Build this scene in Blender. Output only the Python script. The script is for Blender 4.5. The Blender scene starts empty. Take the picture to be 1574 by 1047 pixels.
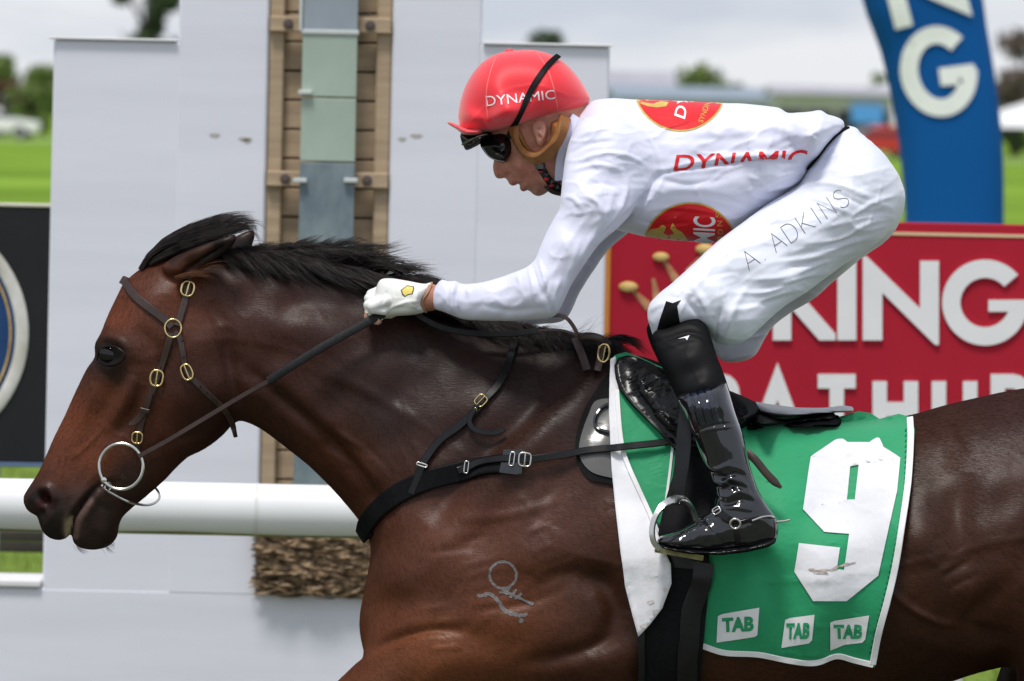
import bpy, bmesh, math, random
import numpy as np
from mathutils import Vector, Matrix
from mathutils.bvhtree import BVHTree
from mathutils.geometry import tessellate_polygon

# ------------------------------------------------------------------ camera, world, sun, exposure
scn = bpy.context.scene
COL = scn.collection
rnd = random.Random(7)
nrng = np.random.default_rng(7)
S, D, H, HZ, CX = 0.00125, 14.0, 2.0, 165.0, 787.0      # metres per photo pixel at the horse, camera distance / height, horizon row
TH = math.radians(1.2)                                   # the photograph leans by this much
cT, sT = math.cos(TH), math.sin(TH)

cam = bpy.data.cameras.new('camera')
cam_o = bpy.data.objects.new('camera', cam); COL.objects.link(cam_o)
cam.sensor_width = 36.0
cam.lens = 36.0 * D / (1574 * S)
cam.shift_x = 0.0
cam.shift_y = -(523.5 - HZ) / 1574.0
cam.clip_start, cam.clip_end = 0.5, 3000
cam_o.matrix_world = Matrix(((cT, -sT, 0, 0), (0, 0, -1, -D), (sT, cT, 0, H), (0, 0, 0, 1)))
cam.dof.use_dof = True
cam.dof.focus_distance = D - 0.2
cam.dof.aperture_fstop = (cam.lens / 1000.0) / 0.026
scn.camera = cam_o

world = bpy.data.worlds.new('World'); scn.world = world; world.use_nodes = True
nt = world.node_tree; nt.nodes.clear()
wo = nt.nodes.new('ShaderNodeOutputWorld'); bg = nt.nodes.new('ShaderNodeBackground')
sky = nt.nodes.new('ShaderNodeTexSky'); sky.sky_type = 'NISHITA'; sky.sun_disc = False
SUN_EL, SUN_AZ = math.radians(66), math.radians(202)      # azimuth from +Y, clockwise: behind the camera, a little left
sky.sun_elevation = SUN_EL; sky.sun_rotation = SUN_AZ
tc = nt.nodes.new('ShaderNodeTexCoord'); mp = nt.nodes.new('ShaderNodeMapping'); mp.inputs['Scale'].default_value = (3, 3, 11)
nz = nt.nodes.new('ShaderNodeTexNoise'); nz.inputs['Scale'].default_value = 4.5; nz.inputs['Detail'].default_value = 5
cr = nt.nodes.new('ShaderNodeValToRGB')
cr.color_ramp.elements[0].position = 0.40; cr.color_ramp.elements[0].color = (3.2, 3.5, 4.1, 1)
cr.color_ramp.elements[1].position = 0.58; cr.color_ramp.elements[1].color = (4.65, 4.75, 5.0, 1)
mx = nt.nodes.new('ShaderNodeMixRGB'); mx.inputs[0].default_value = 0.9
nt.links.new(tc.outputs['Generated'], mp.inputs[0]); nt.links.new(mp.outputs[0], nz.inputs['Vector'])
nt.links.new(nz.outputs[0], cr.inputs[0]); nt.links.new(sky.outputs[0], mx.inputs[1]); nt.links.new(cr.outputs[0], mx.inputs[2])
nt.links.new(mx.outputs[0], bg.inputs[0]); nt.links.new(bg.outputs[0], wo.inputs[0])
bg.inputs[1].default_value = 0.1
sl = bpy.data.lights.new('sun', 'SUN'); sl.energy = 1.5; sl.angle = math.radians(14); sl.color = (1, 0.96, 0.9)
so = bpy.data.objects.new('sun', sl); COL.objects.link(so)
sd = Vector((math.sin(SUN_AZ) * math.cos(SUN_EL), math.cos(SUN_AZ) * math.cos(SUN_EL), math.sin(SUN_EL)))
so.rotation_euler = (-sd).to_track_quat('-Z', 'Y').to_euler(); so.location = (0, -6, 12)
scn.view_settings.view_transform = 'Standard'; scn.view_settings.look = 'None'
scn.view_settings.exposure = 0.88; scn.view_settings.gamma = 1.0; scn.view_settings.use_curve_mapping = False
try:
    scn.cycles.use_denoising = True
    scn.cycles.max_bounces = 6
except Exception: pass

# ------------------------------------------------------------------ photo pixel <-> world point
def W(px, py, Y=0.0):
    u, v = px - CX, py - HZ
    c = S * (D + Y) / D
    return np.array([(u * cT + v * sT) * c, Y, H - (-u * sT + v * cT) * c])
def WV(px, py, Y):
    px, py, Y = np.asarray(px, float), np.asarray(py, float), np.asarray(Y, float)
    u, v = px - CX, py - HZ; c = S * (D + Y) / D
    return np.stack([(u * cT + v * sT) * c, Y + 0 * u, H - (-u * sT + v * cT) * c], -1)
def proj(P):
    P = np.asarray(P, float); c = S * (D + P[..., 1]) / D
    a, b = P[..., 0] / c, (H - P[..., 2]) / c
    return a * cT - b * sT + CX, a * sT + b * cT + HZ
CAM = np.array([0, -D, H])

# ------------------------------------------------------------------ materials
MATS = {}
def pm(name, base, rough=0.5, var=0.12, scale=6.0, bump=0.0, bscale=60.0, metal=0.0, coat=0.0, sheen=0.0, spec=0.3, attr=None, stretch=(1, 1, 1), base2=None, ramp=(0.35, 0.7), bdist=0.002, rvar=0.0, gloss=None):
    if name in MATS: return MATS[name]
    m = bpy.data.materials.new(name); m.use_nodes = True; t = m.node_tree; N = t.nodes
    b = N['Principled BSDF']; L = t.links.new
    b.inputs['Roughness'].default_value = rough; b.inputs['Metallic'].default_value = metal
    b.inputs['Coat Weight'].default_value = coat; b.inputs['Coat Roughness'].default_value = 0.08
    b.inputs['Sheen Weight'].default_value = sheen; b.inputs['Specular IOR Level'].default_value = spec
    co = N.new('ShaderNodeTexCoord'); mpn = N.new('ShaderNodeMapping'); mpn.inputs['Scale'].default_value = stretch
    L(co.outputs['Object'], mpn.inputs[0])
    n = N.new('ShaderNodeTexNoise'); n.inputs['Scale'].default_value = scale; n.inputs['Detail'].default_value = 6; n.inputs['Roughness'].default_value = 0.6
    L(mpn.outputs[0], n.inputs['Vector'])
    r = N.new('ShaderNodeValToRGB'); e = r.color_ramp.elements
    e[0].position, e[1].position = ramp
    c1 = tuple(base) ; c2 = tuple(base2) if base2 else c1
    e[0].color = tuple(x * (1 - var) for x in c1) + (1,); e[1].color = tuple(min(1, x * (1 + var)) for x in c2) + (1,)
    L(n.outputs[0], r.inputs[0])
    out = r.outputs[0]
    if attr:
        a = N.new('ShaderNodeAttribute'); a.attribute_name = attr
        mm = N.new('ShaderNodeMixRGB'); mm.blend_type = 'MULTIPLY'; mm.inputs[0].default_value = 1.0
        L(a.outputs['Color'], mm.inputs[1]); L(out, mm.inputs[2]); out = mm.outputs[0]
    L(out, b.inputs['Base Color'])
    if rvar:
        mr = N.new('ShaderNodeMapRange'); mr.inputs[3].default_value = max(0.02, rough - rvar); mr.inputs[4].default_value = rough + rvar
        L(n.outputs[0], mr.inputs[0]); L(mr.outputs[0], b.inputs['Roughness'])
    if bump:
        n2 = N.new('ShaderNodeTexNoise'); n2.inputs['Scale'].default_value = bscale; n2.inputs['Detail'].default_value = 4
        L(mpn.outputs[0], n2.inputs['Vector'])
        bp = N.new('ShaderNodeBump'); bp.inputs['Strength'].default_value = bump; bp.inputs['Distance'].default_value = bdist
        L(n2.outputs[0], bp.inputs['Height']); L(bp.outputs[0], b.inputs['Normal'])
    if gloss:                                            # hair, webbing, worn leather: sheen without the mirror-like rim of a smooth skin
        b.inputs['Specular IOR Level'].default_value = 0.0
        last = b.outputs[0]
        for k in range(0, len(gloss), 2):
            g = N.new('ShaderNodeBsdfGlossy'); g.inputs['Color'].default_value = (gloss[k],) * 3 + (1,); g.inputs['Roughness'].default_value = gloss[k + 1]
            if bump: L(bp.outputs[0], g.inputs['Normal'])
            ad = N.new('ShaderNodeAddShader'); L(last, ad.inputs[0]); L(g.outputs[0], ad.inputs[1]); last = ad.outputs[0]
        L(last, N['Material Output'].inputs['Surface'])
    MATS[name] = m
    return m

# ------------------------------------------------------------------ objects
LOC = {}
def tag(o, label=None, cat=None, group=None, kind=None):
    if label: o['label'] = label
    if cat: o['category'] = cat
    if group: o['group'] = group
    if kind: o['kind'] = kind
    return o
def thing(name, label, cat, loc, group=None, kind=None):
    o = bpy.data.objects.new(name, None); COL.objects.link(o); o.empty_display_size = 0.1
    o.location = Vector(loc); LOC[o.name] = np.array(loc, float)
    return tag(o, label, cat, group, kind)
def obj(name, V, F, mat, parent=None, smooth=True, angle=None, kind=None, col=None, origin=None):
    V = np.asarray(V, float).reshape(-1, 3)
    og = (V.min(0) + V.max(0)) / 2 if origin is None else np.array(origin, float)
    me = bpy.data.meshes.new(name)
    if isinstance(F, np.ndarray):
        me.vertices.add(len(V)); me.vertices.foreach_set('co', (V - og).astype(np.float32).ravel())
        k = F.shape[1]
        me.loops.add(F.size); me.loops.foreach_set('vertex_index', F.astype(np.int32).ravel())
        me.polygons.add(len(F)); me.polygons.foreach_set('loop_start', np.arange(0, F.size, k, dtype=np.int32))
        me.update(calc_edges=True)
    else:
        me.from_pydata((V - og).tolist(), [], [list(f) for f in F]); me.update()
    me.validate()
    me.polygons.foreach_set('use_smooth', np.full(len(me.polygons), bool(smooth)))
    if smooth and angle: me.set_sharp_from_angle(angle=math.radians(angle))
    if col is not None:
        a = me.attributes.new('coat', 'FLOAT_COLOR', 'POINT')
        c4 = np.ones((len(V), 4), np.float32); c4[:, :3] = col
        a.data.foreach_set('color', c4.ravel())
    if mat is not None: me.materials.append(mat)
    o = bpy.data.objects.new(name, me); COL.objects.link(o)
    po = np.zeros(3)
    if parent is not None: o.parent = parent; po = LOC[parent.name]
    o.location = Vector(og - po); LOC[o.name] = og
    if kind: o['kind'] = kind
    return o

class MB:
    """collects boxes, prisms and tubes into one mesh"""
    def __init__(s): s.V = []; s.F = []
    def add(s, V, F):
        b = len(s.V); s.V += [tuple(v) for v in V]; s.F += [tuple(i + b for i in f) for f in F]; return s
    def flat(s, y, k):
        s.V = [(v[0], y + (v[1] - y) * k, v[2]) for v in s.V]; return s
    def box(s, a, b):
        a, b = np.minimum(a, b), np.maximum(a, b)
        V = [(x, y, z) for x in (a[0], b[0]) for y in (a[1], b[1]) for z in (a[2], b[2])]
        return s.add(V, [(0, 1, 3, 2), (4, 6, 7, 5), (0, 4, 5, 1), (2, 3, 7, 6), (0, 2, 6, 4), (1, 5, 7, 3)])
    def bbox(s, a, b, r=0.004):
        """box with chamfered vertical/front edges"""
        a, b = np.minimum(a, b), np.maximum(a, b); r = min(r, *(0.45 * (b - a)))
        bm = bmesh.new(); m = Matrix.Translation(Vector((a + b) / 2)) @ Matrix.Diagonal(Vector((b - a).tolist() + [1]))
        bmesh.ops.create_cube(bm, size=1, matrix=m)
        bmesh.ops.bevel(bm, geom=bm.edges[:], offset=r, segments=1, affect='EDGES')
        bm.verts.index_update(); V = [tuple(v.co) for v in bm.verts]; F = [[v.index for v in f.verts] for f in bm.faces]; bm.free()
        return s.add(V, F)
    def tube(s, P, R, n=8, closed=False, cap=True):
        P = np.asarray(P, float); R = np.broadcast_to(np.asarray(R, float), (len(P),))
        T = np.gradient(P, axis=0) if not closed else np.roll(P, -1, 0) - np.roll(P, 1, 0)
        T /= np.linalg.norm(T, axis=1)[:, None] + 1e-12
        ref = np.array([0, 1.0, 0]) if abs(T[0][1]) < 0.9 else np.array([1.0, 0, 0])
        V, F = [], []
        for i in range(len(P)):
            a = np.cross(T[i], ref); a /= np.linalg.norm(a) + 1e-12
            b = np.cross(T[i], a); ref = np.cross(a, T[i]) if False else ref
            for k in range(n):
                w = 2 * math.pi * k / n
                V.append(P[i] + R[i] * (math.cos(w) * a + math.sin(w) * b))
        m = len(P)
        for i in range(m if closed else m - 1):
            j = (i + 1) % m
            for k in range(n):
                l = (k + 1) % n; F.append((i * n + k, i * n + l, j * n + l, j * n + k))
        if cap and not closed: F += [tuple(range(n))[::-1], tuple((m - 1) * n + k for k in range(n))]
        return s.add(V, F)
    def lathe(s, c, prof, n=24, axis=2):
        V, F = [], []
        for r, h in prof:
            for k in range(n):
                w = 2 * math.pi * k / n; p = [0, 0, 0]; p[axis] = h; p[(axis + 1) % 3] = r * math.cos(w); p[(axis + 2) % 3] = r * math.sin(w)
                V.append(np.add(c, p))
        for i in range(len(prof) - 1):
            for k in range(n): F.append((i * n + k, i * n + (k + 1) % n, (i + 1) * n + (k + 1) % n, (i + 1) * n + k))
        F += [tuple(range(n))[::-1], tuple((len(prof) - 1) * n + k for k in range(n))]
        return s.add(V, F)
    def prism(s, P2, y0, y1):
        """2-D outline (world x,z) extruded from y0 to y1"""
        n = len(P2); V = [(p[0], y0, p[1]) for p in P2] + [(p[0], y1, p[1]) for p in P2]
        tr = tessellate_polygon([[Vector((p[0], p[1], 0)) for p in P2]])
        F = [tuple(t) for t in tr] + [tuple(i + n for i in t)[::-1] for t in tr] + [(i, (i + 1) % n, (i + 1) % n + n, i + n) for i in range(n)]
        return s.add(V, F)
    def build(s, name, mat, parent=None, smooth=True, angle=35, kind=None):
        o = obj(name, s.V, s.F, mat, parent, smooth, angle, kind)
        bm = bmesh.new(); bm.from_mesh(o.data); bmesh.ops.recalc_face_normals(bm, faces=bm.faces[:]); bm.to_mesh(o.data); bm.free()
        if smooth and angle: o.data.set_sharp_from_angle(angle=math.radians(angle))
        return o

# ------------------------------------------------------------------ curves
def cr_spline(P, step=4.0, closed=False):
    P = np.asarray(P, float); n = len(P); out = []
    if n == 2 and not closed:
        m = max(1, int(np.linalg.norm(P[1] - P[0]) / step)); t = np.linspace(0, 1, m + 1)[:, None]; return P[0] * (1 - t) + P[1] * t
    for i in range(n if closed else n - 1):
        p0 = P[(i - 1) % n] if closed or i > 0 else 2 * P[0] - P[1]
        p1, p2 = P[i], P[(i + 1) % n]
        p3 = P[(i + 2) % n] if closed or i + 2 < n else 2 * P[-1] - P[-2]
        d = np.linalg.norm((p2 - p1)[:2]) if P.shape[1] == 2 else np.linalg.norm(p2 - p1)
        m = max(1, int(d / step))
        # centripetal
        a = 0.5; e = lambda x, y: max(1e-6, np.linalg.norm(x - y) ** a)
        t0 = 0; t1 = t0 + e(p0, p1); t2 = t1 + e(p1, p2); t3 = t2 + e(p2, p3)
        t = np.linspace(t1, t2, m, endpoint=False)[:, None]
        A1 = (t1 - t) / (t1 - t0) * p0 + (t - t0) / (t1 - t0) * p1; A2 = (t2 - t) / (t2 - t1) * p1 + (t - t1) / (t2 - t1) * p2
        A3 = (t3 - t) / (t3 - t2) * p2 + (t - t2) / (t3 - t2) * p3
        B1 = (t2 - t) / (t2 - t0) * A1 + (t - t0) / (t2 - t0) * A2; B2 = (t3 - t) / (t3 - t1) * A2 + (t - t1) / (t3 - t1) * A3
        out.append((t2 - t) / (t2 - t1) * B1 + (t - t1) / (t2 - t1) * B2)
    if not closed: out.append(P[-1:])
    return np.concatenate(out)

def seg_dist(X, Y, P, closed=True):
    """unsigned distance and (for closed) inside flag of points to a polyline"""
    sh = X.shape; x, y = X.ravel(), Y.ravel()
    d2 = np.full(x.shape, 1e18); par = np.zeros(x.shape); ins = np.zeros(x.shape, bool); n = len(P)
    for i in range(n if closed else n - 1):
        ax, ay = P[i][:2]; bx, by = P[(i + 1) % n][:2]
        ex, ey = bx - ax, by - ay; L2 = ex * ex + ey * ey + 1e-12
        t = np.clip(((x - ax) * ex + (y - ay) * ey) / L2, 0, 1)
        dd = (x - ax - t * ex) ** 2 + (y - ay - t * ey) ** 2
        m = dd < d2; d2 = np.where(m, dd, d2); par = np.where(m, i + t, par)
        if closed and ay != by:
            c = (ay > y) != (by > y); ins ^= c & (x < (bx - ax) * (y - ay) / (by - ay) + ax)
    return np.sqrt(d2).reshape(sh), (ins.reshape(sh) if closed else par.reshape(sh) / max(1, n - 1))

def blur(A, it=2):
    k = np.array([1, 4, 6, 4, 1]) / 16.0
    for _ in range(it):
        for ax in (0, 1):
            B = np.pad(A, [(2, 2) if a == ax else (0, 0) for a in (0, 1)], mode='constant')
            n = A.shape[ax]; A = sum(k[j] * np.take(B, range(j, j + n), axis=ax) for j in range(5))
    return A

class Inf:
    """A rounded solid from a side outline: outline in photo pixels at depth yp, half-widths and mid-depths at control points."""
    def __init__(s, poly, ctrl, yp=0.0, h=2.0, step=4.0, sp=6.0, smooth=True, pad=0):
        P = cr_spline(poly, step, True) if smooth else np.asarray(poly, float)
        s.yp, s.h = yp, h; pad = max(8 * h, pad)
        s.x0, s.y0 = P[:, 0].min() - pad, P[:, 1].min() - pad
        nx, ny = int((P[:, 0].max() + pad - s.x0) / h) + 2, int((P[:, 1].max() + pad - s.y0) / h) + 2
        gx, gy = s.x0 + h * np.arange(nx), s.y0 + h * np.arange(ny)
        X, Y = np.meshgrid(gx, gy, indexing='ij'); d, ins = seg_dist(X, Y, P); sd_ = np.where(ins, d, -d)
        u = None
        for lv in (8, 4, 2, 1):
            if min(nx, ny) // lv < 6: continue
            m = sd_[::lv, ::lv] > 0; hh = h * lv
            if u is None: v = np.zeros(m.shape)
            else:
                v = np.repeat(np.repeat(u, 2, 0), 2, 1); v = v[:m.shape[0], :m.shape[1]]
                v = np.pad(v, [(0, m.shape[0] - v.shape[0]), (0, m.shape[1] - v.shape[1])])
            for _ in range({8: 500, 4: 200, 2: 100, 1: 50}[lv]):
                q = np.pad(v, 1); v = np.where(m, (q[2:, 1:-1] + q[:-2, 1:-1] + q[1:-1, 2:] + q[1:-1, :-2] + 2 * hh * hh) / 4, 0)
            u = v
        m = (sd_ > 0).astype(float); dd = np.maximum(sd_, 0)
        a, b = blur(u * m, 2), blur(dd * m, 2)
        w = np.where(b > 1e-3, a / np.maximum(b, 1e-3), 0); wm = (b > 1e-3).astype(float)
        for _ in range(8):
            f = blur(w * wm, 2); g = blur(wm, 2); fill = (wm == 0) & (g > 1e-4)
            w = np.where(fill, f / np.maximum(g, 1e-4), w); wm = np.where(fill, 1.0, wm)
        w = np.where(w <= 0, max(1e-3, w[w > 0].min()), w)
        s.c = S * (D + yp) / D
        s.u = sd_ * w * s.c ** 2; s.sd = sd_
        C = np.array([(c[0], c[1]) for c in ctrl], float); hw = np.array([c[2] for c in ctrl], float)
        yy = np.array([(c[3] if len(c) > 3 else 0.0) for c in ctrl], float)
        uc = np.array([max(s._s(s.u, np.array([c[0]]), np.array([c[1]]))[0], (1.5 * s.c) ** 2) for c in ctrl])
        kk = hw / np.sqrt(uc)
        wt = [1.0 / ((X - c[0]) ** 2 + (Y - c[1]) ** 2 + (sp * h) ** 2) ** 1.5 for c in C]; ws = sum(wt)
        s.k = sum(a * k for a, k in zip(wt, kk)) / ws; s.m = sum(a * y for a, y in zip(wt, yy)) / ws
        for _ in range(2): s.k, s.m = [np.pad(blur(q, 2)[4:-4, 4:-4], 4, mode='edge') if min(q.shape) > 20 else q for q in (s.k, s.m)]
        s.ref = 2 * math.sqrt(max(np.percentile(s.u[s.u > 0], 70), 1e-6)) if (s.u > 0).any() else 1.0
        s.bb = (P[:, 0].min(), P[:, 1].min(), P[:, 0].max(), P[:, 1].max()); s.P = P
    def _s(s, A, px, py):
        fx = np.clip((px - s.x0) / s.h, 0, A.shape[0] - 1.001); fy = np.clip((py - s.y0) / s.h, 0, A.shape[1] - 1.001)
        i, j = fx.astype(int), fy.astype(int); a, b = fx - i, fy - j
        return A[i, j] * (1 - a) * (1 - b) + A[i + 1, j] * a * (1 - b) + A[i, j + 1] * (1 - a) * b + A[i + 1, j + 1] * a * b
    def field(s, xs, ys, zs, flip=1):
        X, Z = np.meshgrid(xs, zs, indexing='ij'); a, b = X / s.c, (H - Z) / s.c
        px, py = a * cT - b * sT + CX, a * sT + b * cT + HZ
        u, k, m = s._s(s.u, px, py), s._s(s.k, px, py), s._s(s.m, px, py) * flip
        out = ((ys[None, :, None] - m[:, None, :]) / k[:, None, :]) ** 2
        out -= u[:, None, :]; out /= s.ref
        return out.astype(np.float32)
    def extent(s, mrg=0.02):
        c = [W(a, b, s.yp) for a in (s.bb[0], s.bb[2]) for b in (s.bb[1], s.bb[3])]
        X = [p[0] for p in c]; Z = [p[2] for p in c]
        hw = float((s.k * np.sqrt(np.maximum(s.u, 0))).max()); 
        return np.array([min(X) - mrg, float(s.m.min()) - hw - mrg, min(Z) - mrg]), np.array([max(X) + mrg, float(s.m.max()) + hw + mrg, max(Z) + mrg])

def smin(a, b, k):
    if k <= 0: return np.minimum(a, b)
    h = np.clip(0.5 + 0.5 * (b - a) / k, 0, 1)
    return b * (1 - h) + a * h - k * h * (1 - h)

def add_cone(F, xs, ys, zs, a, b, ra, rb, k=0.02, sy=1.0):
    a, b = np.asarray(a, float), np.asarray(b, float); R = max(ra, rb) * max(1, sy) + 3 * k + 0.02
    lo, hi = np.minimum(a, b) - R, np.maximum(a, b) + R
    ix = [np.searchsorted(q, (l, h_)) for q, l, h_ in zip((xs, ys, zs), lo, hi)]
    sl_ = tuple(slice(max(0, i0), i1 + 1) for i0, i1 in ix)
    x, y, z = xs[sl_[0]][:, None, None], ys[sl_[1]][None, :, None], zs[sl_[2]][None, None, :]
    if 0 in (x.size, y.size, z.size): return
    e = b - a; L2 = (e @ e) + 1e-12
    t = np.clip(((x - a[0]) * e[0] + (y - a[1]) * e[1] + (z - a[2]) * e[2]) / L2, 0, 1)
    d = np.sqrt((x - a[0] - t * e[0]) ** 2 + ((y - a[1] - t * e[1]) / sy) ** 2 + (z - a[2] - t * e[2]) ** 2) - (ra + t * (rb - ra))
    F[sl_] = smin(F[sl_], d.astype(np.float32), k)

def surfnet(F, xs, ys, zs):
    F = np.pad(F, 1, constant_values=1.0)
    ex = lambda q: np.concatenate([[2 * q[0] - q[1]], q, [2 * q[-1] - q[-2]]]); xs, ys, zs = ex(xs), ex(ys), ex(zs)
    s = F < 0
    a = s[:-1, :-1, :-1]; tot = np.zeros(a.shape, np.uint8)
    offs = [(i, j, k) for i in (0, 1) for j in (0, 1) for k in (0, 1)]; n = F.shape
    for i, j, k in offs: tot += s[i:n[0] - 1 + i, j:n[1] - 1 + j, k:n[2] - 1 + k]
    act = (tot > 0) & (tot < 8); I = np.argwhere(act); idx = np.full(a.shape, -1, np.int32); idx[act] = np.arange(len(I))
    val = {o: F[I[:, 0] + o[0], I[:, 1] + o[1], I[:, 2] + o[2]] for o in offs}
    acc = np.zeros((len(I), 3)); cnt = np.zeros(len(I))
    for o in offs:
        for ax in range(3):
            if o[ax]: continue
            q = list(o); q[ax] = 1; q = tuple(q); va, vb = val[o], val[q]; m = (va < 0) != (vb < 0)
            t = np.where(m, va / np.where(m, va - vb, 1), 0)
            p = np.tile(np.array(o, float), (len(I), 1)); p[:, ax] += t
            acc[m] += p[m]; cnt[m] += 1
    p = acc / cnt[:, None]; V = np.empty((len(I), 3))
    for ax, q in enumerate((xs, ys, zs)): V[:, ax] = q[I[:, ax]] + p[:, ax] * (q[I[:, ax] + 1] - q[I[:, ax]])
    Q = []
    for ax in range(3):
        b, c = (ax + 1) % 3, (ax + 2) % 3
        m = np.diff(s.astype(np.int8), axis=ax)
        E = np.argwhere(m != 0); sg = m[m != 0]
        E0 = E.copy(); ok = (E[:, b] > 0) & (E[:, c] > 0); E, sg = E[ok], sg[ok]
        g = lambda db, dc: idx[tuple((E - (np.eye(3, dtype=int)[b] * db + np.eye(3, dtype=int)[c] * dc)).T)]
        f = np.stack([g(1, 1), g(0, 1), g(0, 0), g(1, 0)], 1)
        f[sg > 0] = f[sg > 0]; f[sg < 0] = f[sg < 0][:, ::-1]; f = f[:, ::-1] if False else f
        Q.append(f)
    Q = np.concatenate(Q); Q = Q[(Q >= 0).all(1)]
    return V, Q

def vnormals(V, Q):
    n = np.cross(V[Q[:, 2]] - V[Q[:, 0]], V[Q[:, 3]] - V[Q[:, 1]]); N = np.zeros_like(V)
    for j in range(4): np.add.at(N, Q[:, j], n)
    return N / (np.linalg.norm(N, axis=1)[:, None] + 1e-12)
def relax(V, Q, it=2, lam=0.5, w=None):
    E = np.concatenate([Q[:, [0, 1]], Q[:, [1, 2]], Q[:, [2, 3]], Q[:, [3, 0]]])
    for i in range(it):
        for l in ((lam, -lam * 1.04) if it > 0 else ()):
            A = np.zeros_like(V); c = np.zeros(len(V))
            for ax in range(3): A[:, ax] = np.bincount(E[:, 0], V[E[:, 1], ax], len(V)) + np.bincount(E[:, 1], V[E[:, 0], ax], len(V))
            c = np.bincount(E[:, 0], minlength=len(V)) + np.bincount(E[:, 1], minlength=len(V))
            dlt = A / np.maximum(c, 1)[:, None] - V
            V = V + l * dlt * (1 if w is None else w[:, None])
    return V

def solid(parts, res=0.004, axes=None, blend=0.0, cones=(), relax_it=2):
    """parts: list of Inf (or (Inf, flip)); union -> mesh"""
    pr = [p if isinstance(p, tuple) else (p, 1) for p in parts]
    if axes is None:
        lo = np.min([p.extent()[0] if f > 0 else p.extent()[0] * [1, 0, 1] - [0, p.extent()[1][1], 0] for p, f in pr], 0)
        hi = np.max([p.extent()[1] if f > 0 else p.extent()[1] * [1, 0, 1] - [0, p.extent()[0][1], 0] for p, f in pr], 0)
        axes = [np.arange(l, h_ + res, res) for l, h_ in zip(lo, hi)]
    F = None
    for p, f in pr:
        g = p.field(*axes, flip=f)
        F = g if F is None else smin(F, g, blend)
    for c in cones: add_cone(F, *axes, *c)
    V, Q = surfnet(F, *axes)
    V = relax(V, Q, relax_it)
    N = vnormals(V, Q)
    i = np.argmax(V[:, 2])
    if N[i, 2] < 0: Q = Q[:, ::-1].copy()
    return V, Q

def strokes(V, Q, L, mirror=False, it=1):
    """L: (polyline px, radius px, height m[, taper]) raised (+) or sunk (-) along the surface normal on the near side"""
    N = vnormals(V, Q); P = V.copy()
    if mirror: P[:, 1] = -np.abs(P[:, 1])
    px, py = proj(P); fac = np.clip(np.abs(N[:, 1]) if mirror else -N[:, 1], 0, 1) ** 0.6
    dsp = np.zeros(len(V))
    for st in L:
        pl, r, amp = st[:3]; pl = np.atleast_2d(np.asarray(pl, float)); tp = st[3] if len(st) > 3 else (len(pl) > 1)
        if len(pl) > 2: pl = cr_spline(pl, max(3, r / 2))
        lo, hi = pl.min(0) - 3 * r, pl.max(0) + 3 * r
        m = np.where((px > lo[0]) & (px < hi[0]) & (py > lo[1]) & (py < hi[1]))[0]
        if not len(m): continue
        if len(pl) == 1: d = np.hypot(px[m] - pl[0, 0], py[m] - pl[0, 1]); t = np.full(len(m), 0.5)
        else: d, t = seg_dist(px[m], py[m], pl, False)
        w = np.exp(-(d / r) ** 2)
        if tp: w = w * np.clip(np.sin(np.pi * np.clip(t, 0.02, 0.98)), 0, 1) ** 0.5
        dsp[m] += amp * w
    return V + N * (dsp * fac)[:, None]

def fbm(px, py, sx, sy, seed=0, oct=3, ang=0.0):
    """smooth pseudo-random field made of sines, in photo pixels"""
    r = np.random.default_rng(seed); out = 0; c, s = math.cos(ang), math.sin(ang); x, y = px * c + py * s, -px * s + py * c
    for o in range(oct * 5):
        f = 2 ** (o // 5); a, p, q = r.uniform(0, 2 * np.pi, 3)
        out = out + np.sin(x / sx * f * (0.6 + np.cos(a) * 0.8) + y / sy * f * (0.6 + 0.8 * np.sin(a)) * (1 if q > 3 else -1) + p) / f / 3
    return out

def ridged(px, py, sx, sy, seed, ang, sharp=3.0, oct=2):
    return (1 - np.abs(np.tanh(1.4 * fbm(px, py, sx, sy, seed, oct, ang)))) ** sharp

# ------------------------------------------------------------------ dressing surfaces
def bvh(V, Q): return BVHTree.FromPolygons([tuple(v) for v in V], [tuple(int(i) for i in f) for f in Q])
def cast(px, py, T):
    o = Vector(CAM); d = (Vector(W(px, py, 0)) - o).normalized(); best = None
    for t in (T if isinstance(T, (list, tuple)) else [T]):
        h = t.ray_cast(o, d, 60)
        if h[0] is not None and (best is None or h[3] < best[3]): best = h
    if best is None: return None
    n = best[1]
    if n.dot(d) > 0: n = -n
    return np.array(best[0]), np.array(n)

def path3d(P, T, off=0.002, step=4.0, sm=2, nsm=6, edges=0):
    """photo-pixel path laid on surfaces T: positions and normals"""
    C = cr_spline(P, step) if len(P) > 2 or True else np.asarray(P)
    pts, nor = [], []
    for q in C:
        h = cast(q[0], q[1], T)
        pts.append(h[0] if h else None); nor.append(h[1] if h else None)
    ok = [i for i, p in enumerate(pts) if p is not None]
    if not ok: raise RuntimeError('path misses: %s' % (P,))
    for i in range(len(pts)):
        if pts[i] is None:
            j = min(ok, key=lambda k: abs(k - i)); pts[i] = W(C[i][0], C[i][1], pts[j][1]); nor[i] = nor[j]
    X, N = np.array(pts), np.array(nor)
    for A, it in ((X, sm), (N, nsm)):
        for _ in range(it): A[1:-1] = (A[:-2] + 2 * A[1:-1] + A[2:]) / 4
    N /= np.linalg.norm(N, axis=1)[:, None]
    return X + N * off, N, C

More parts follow.
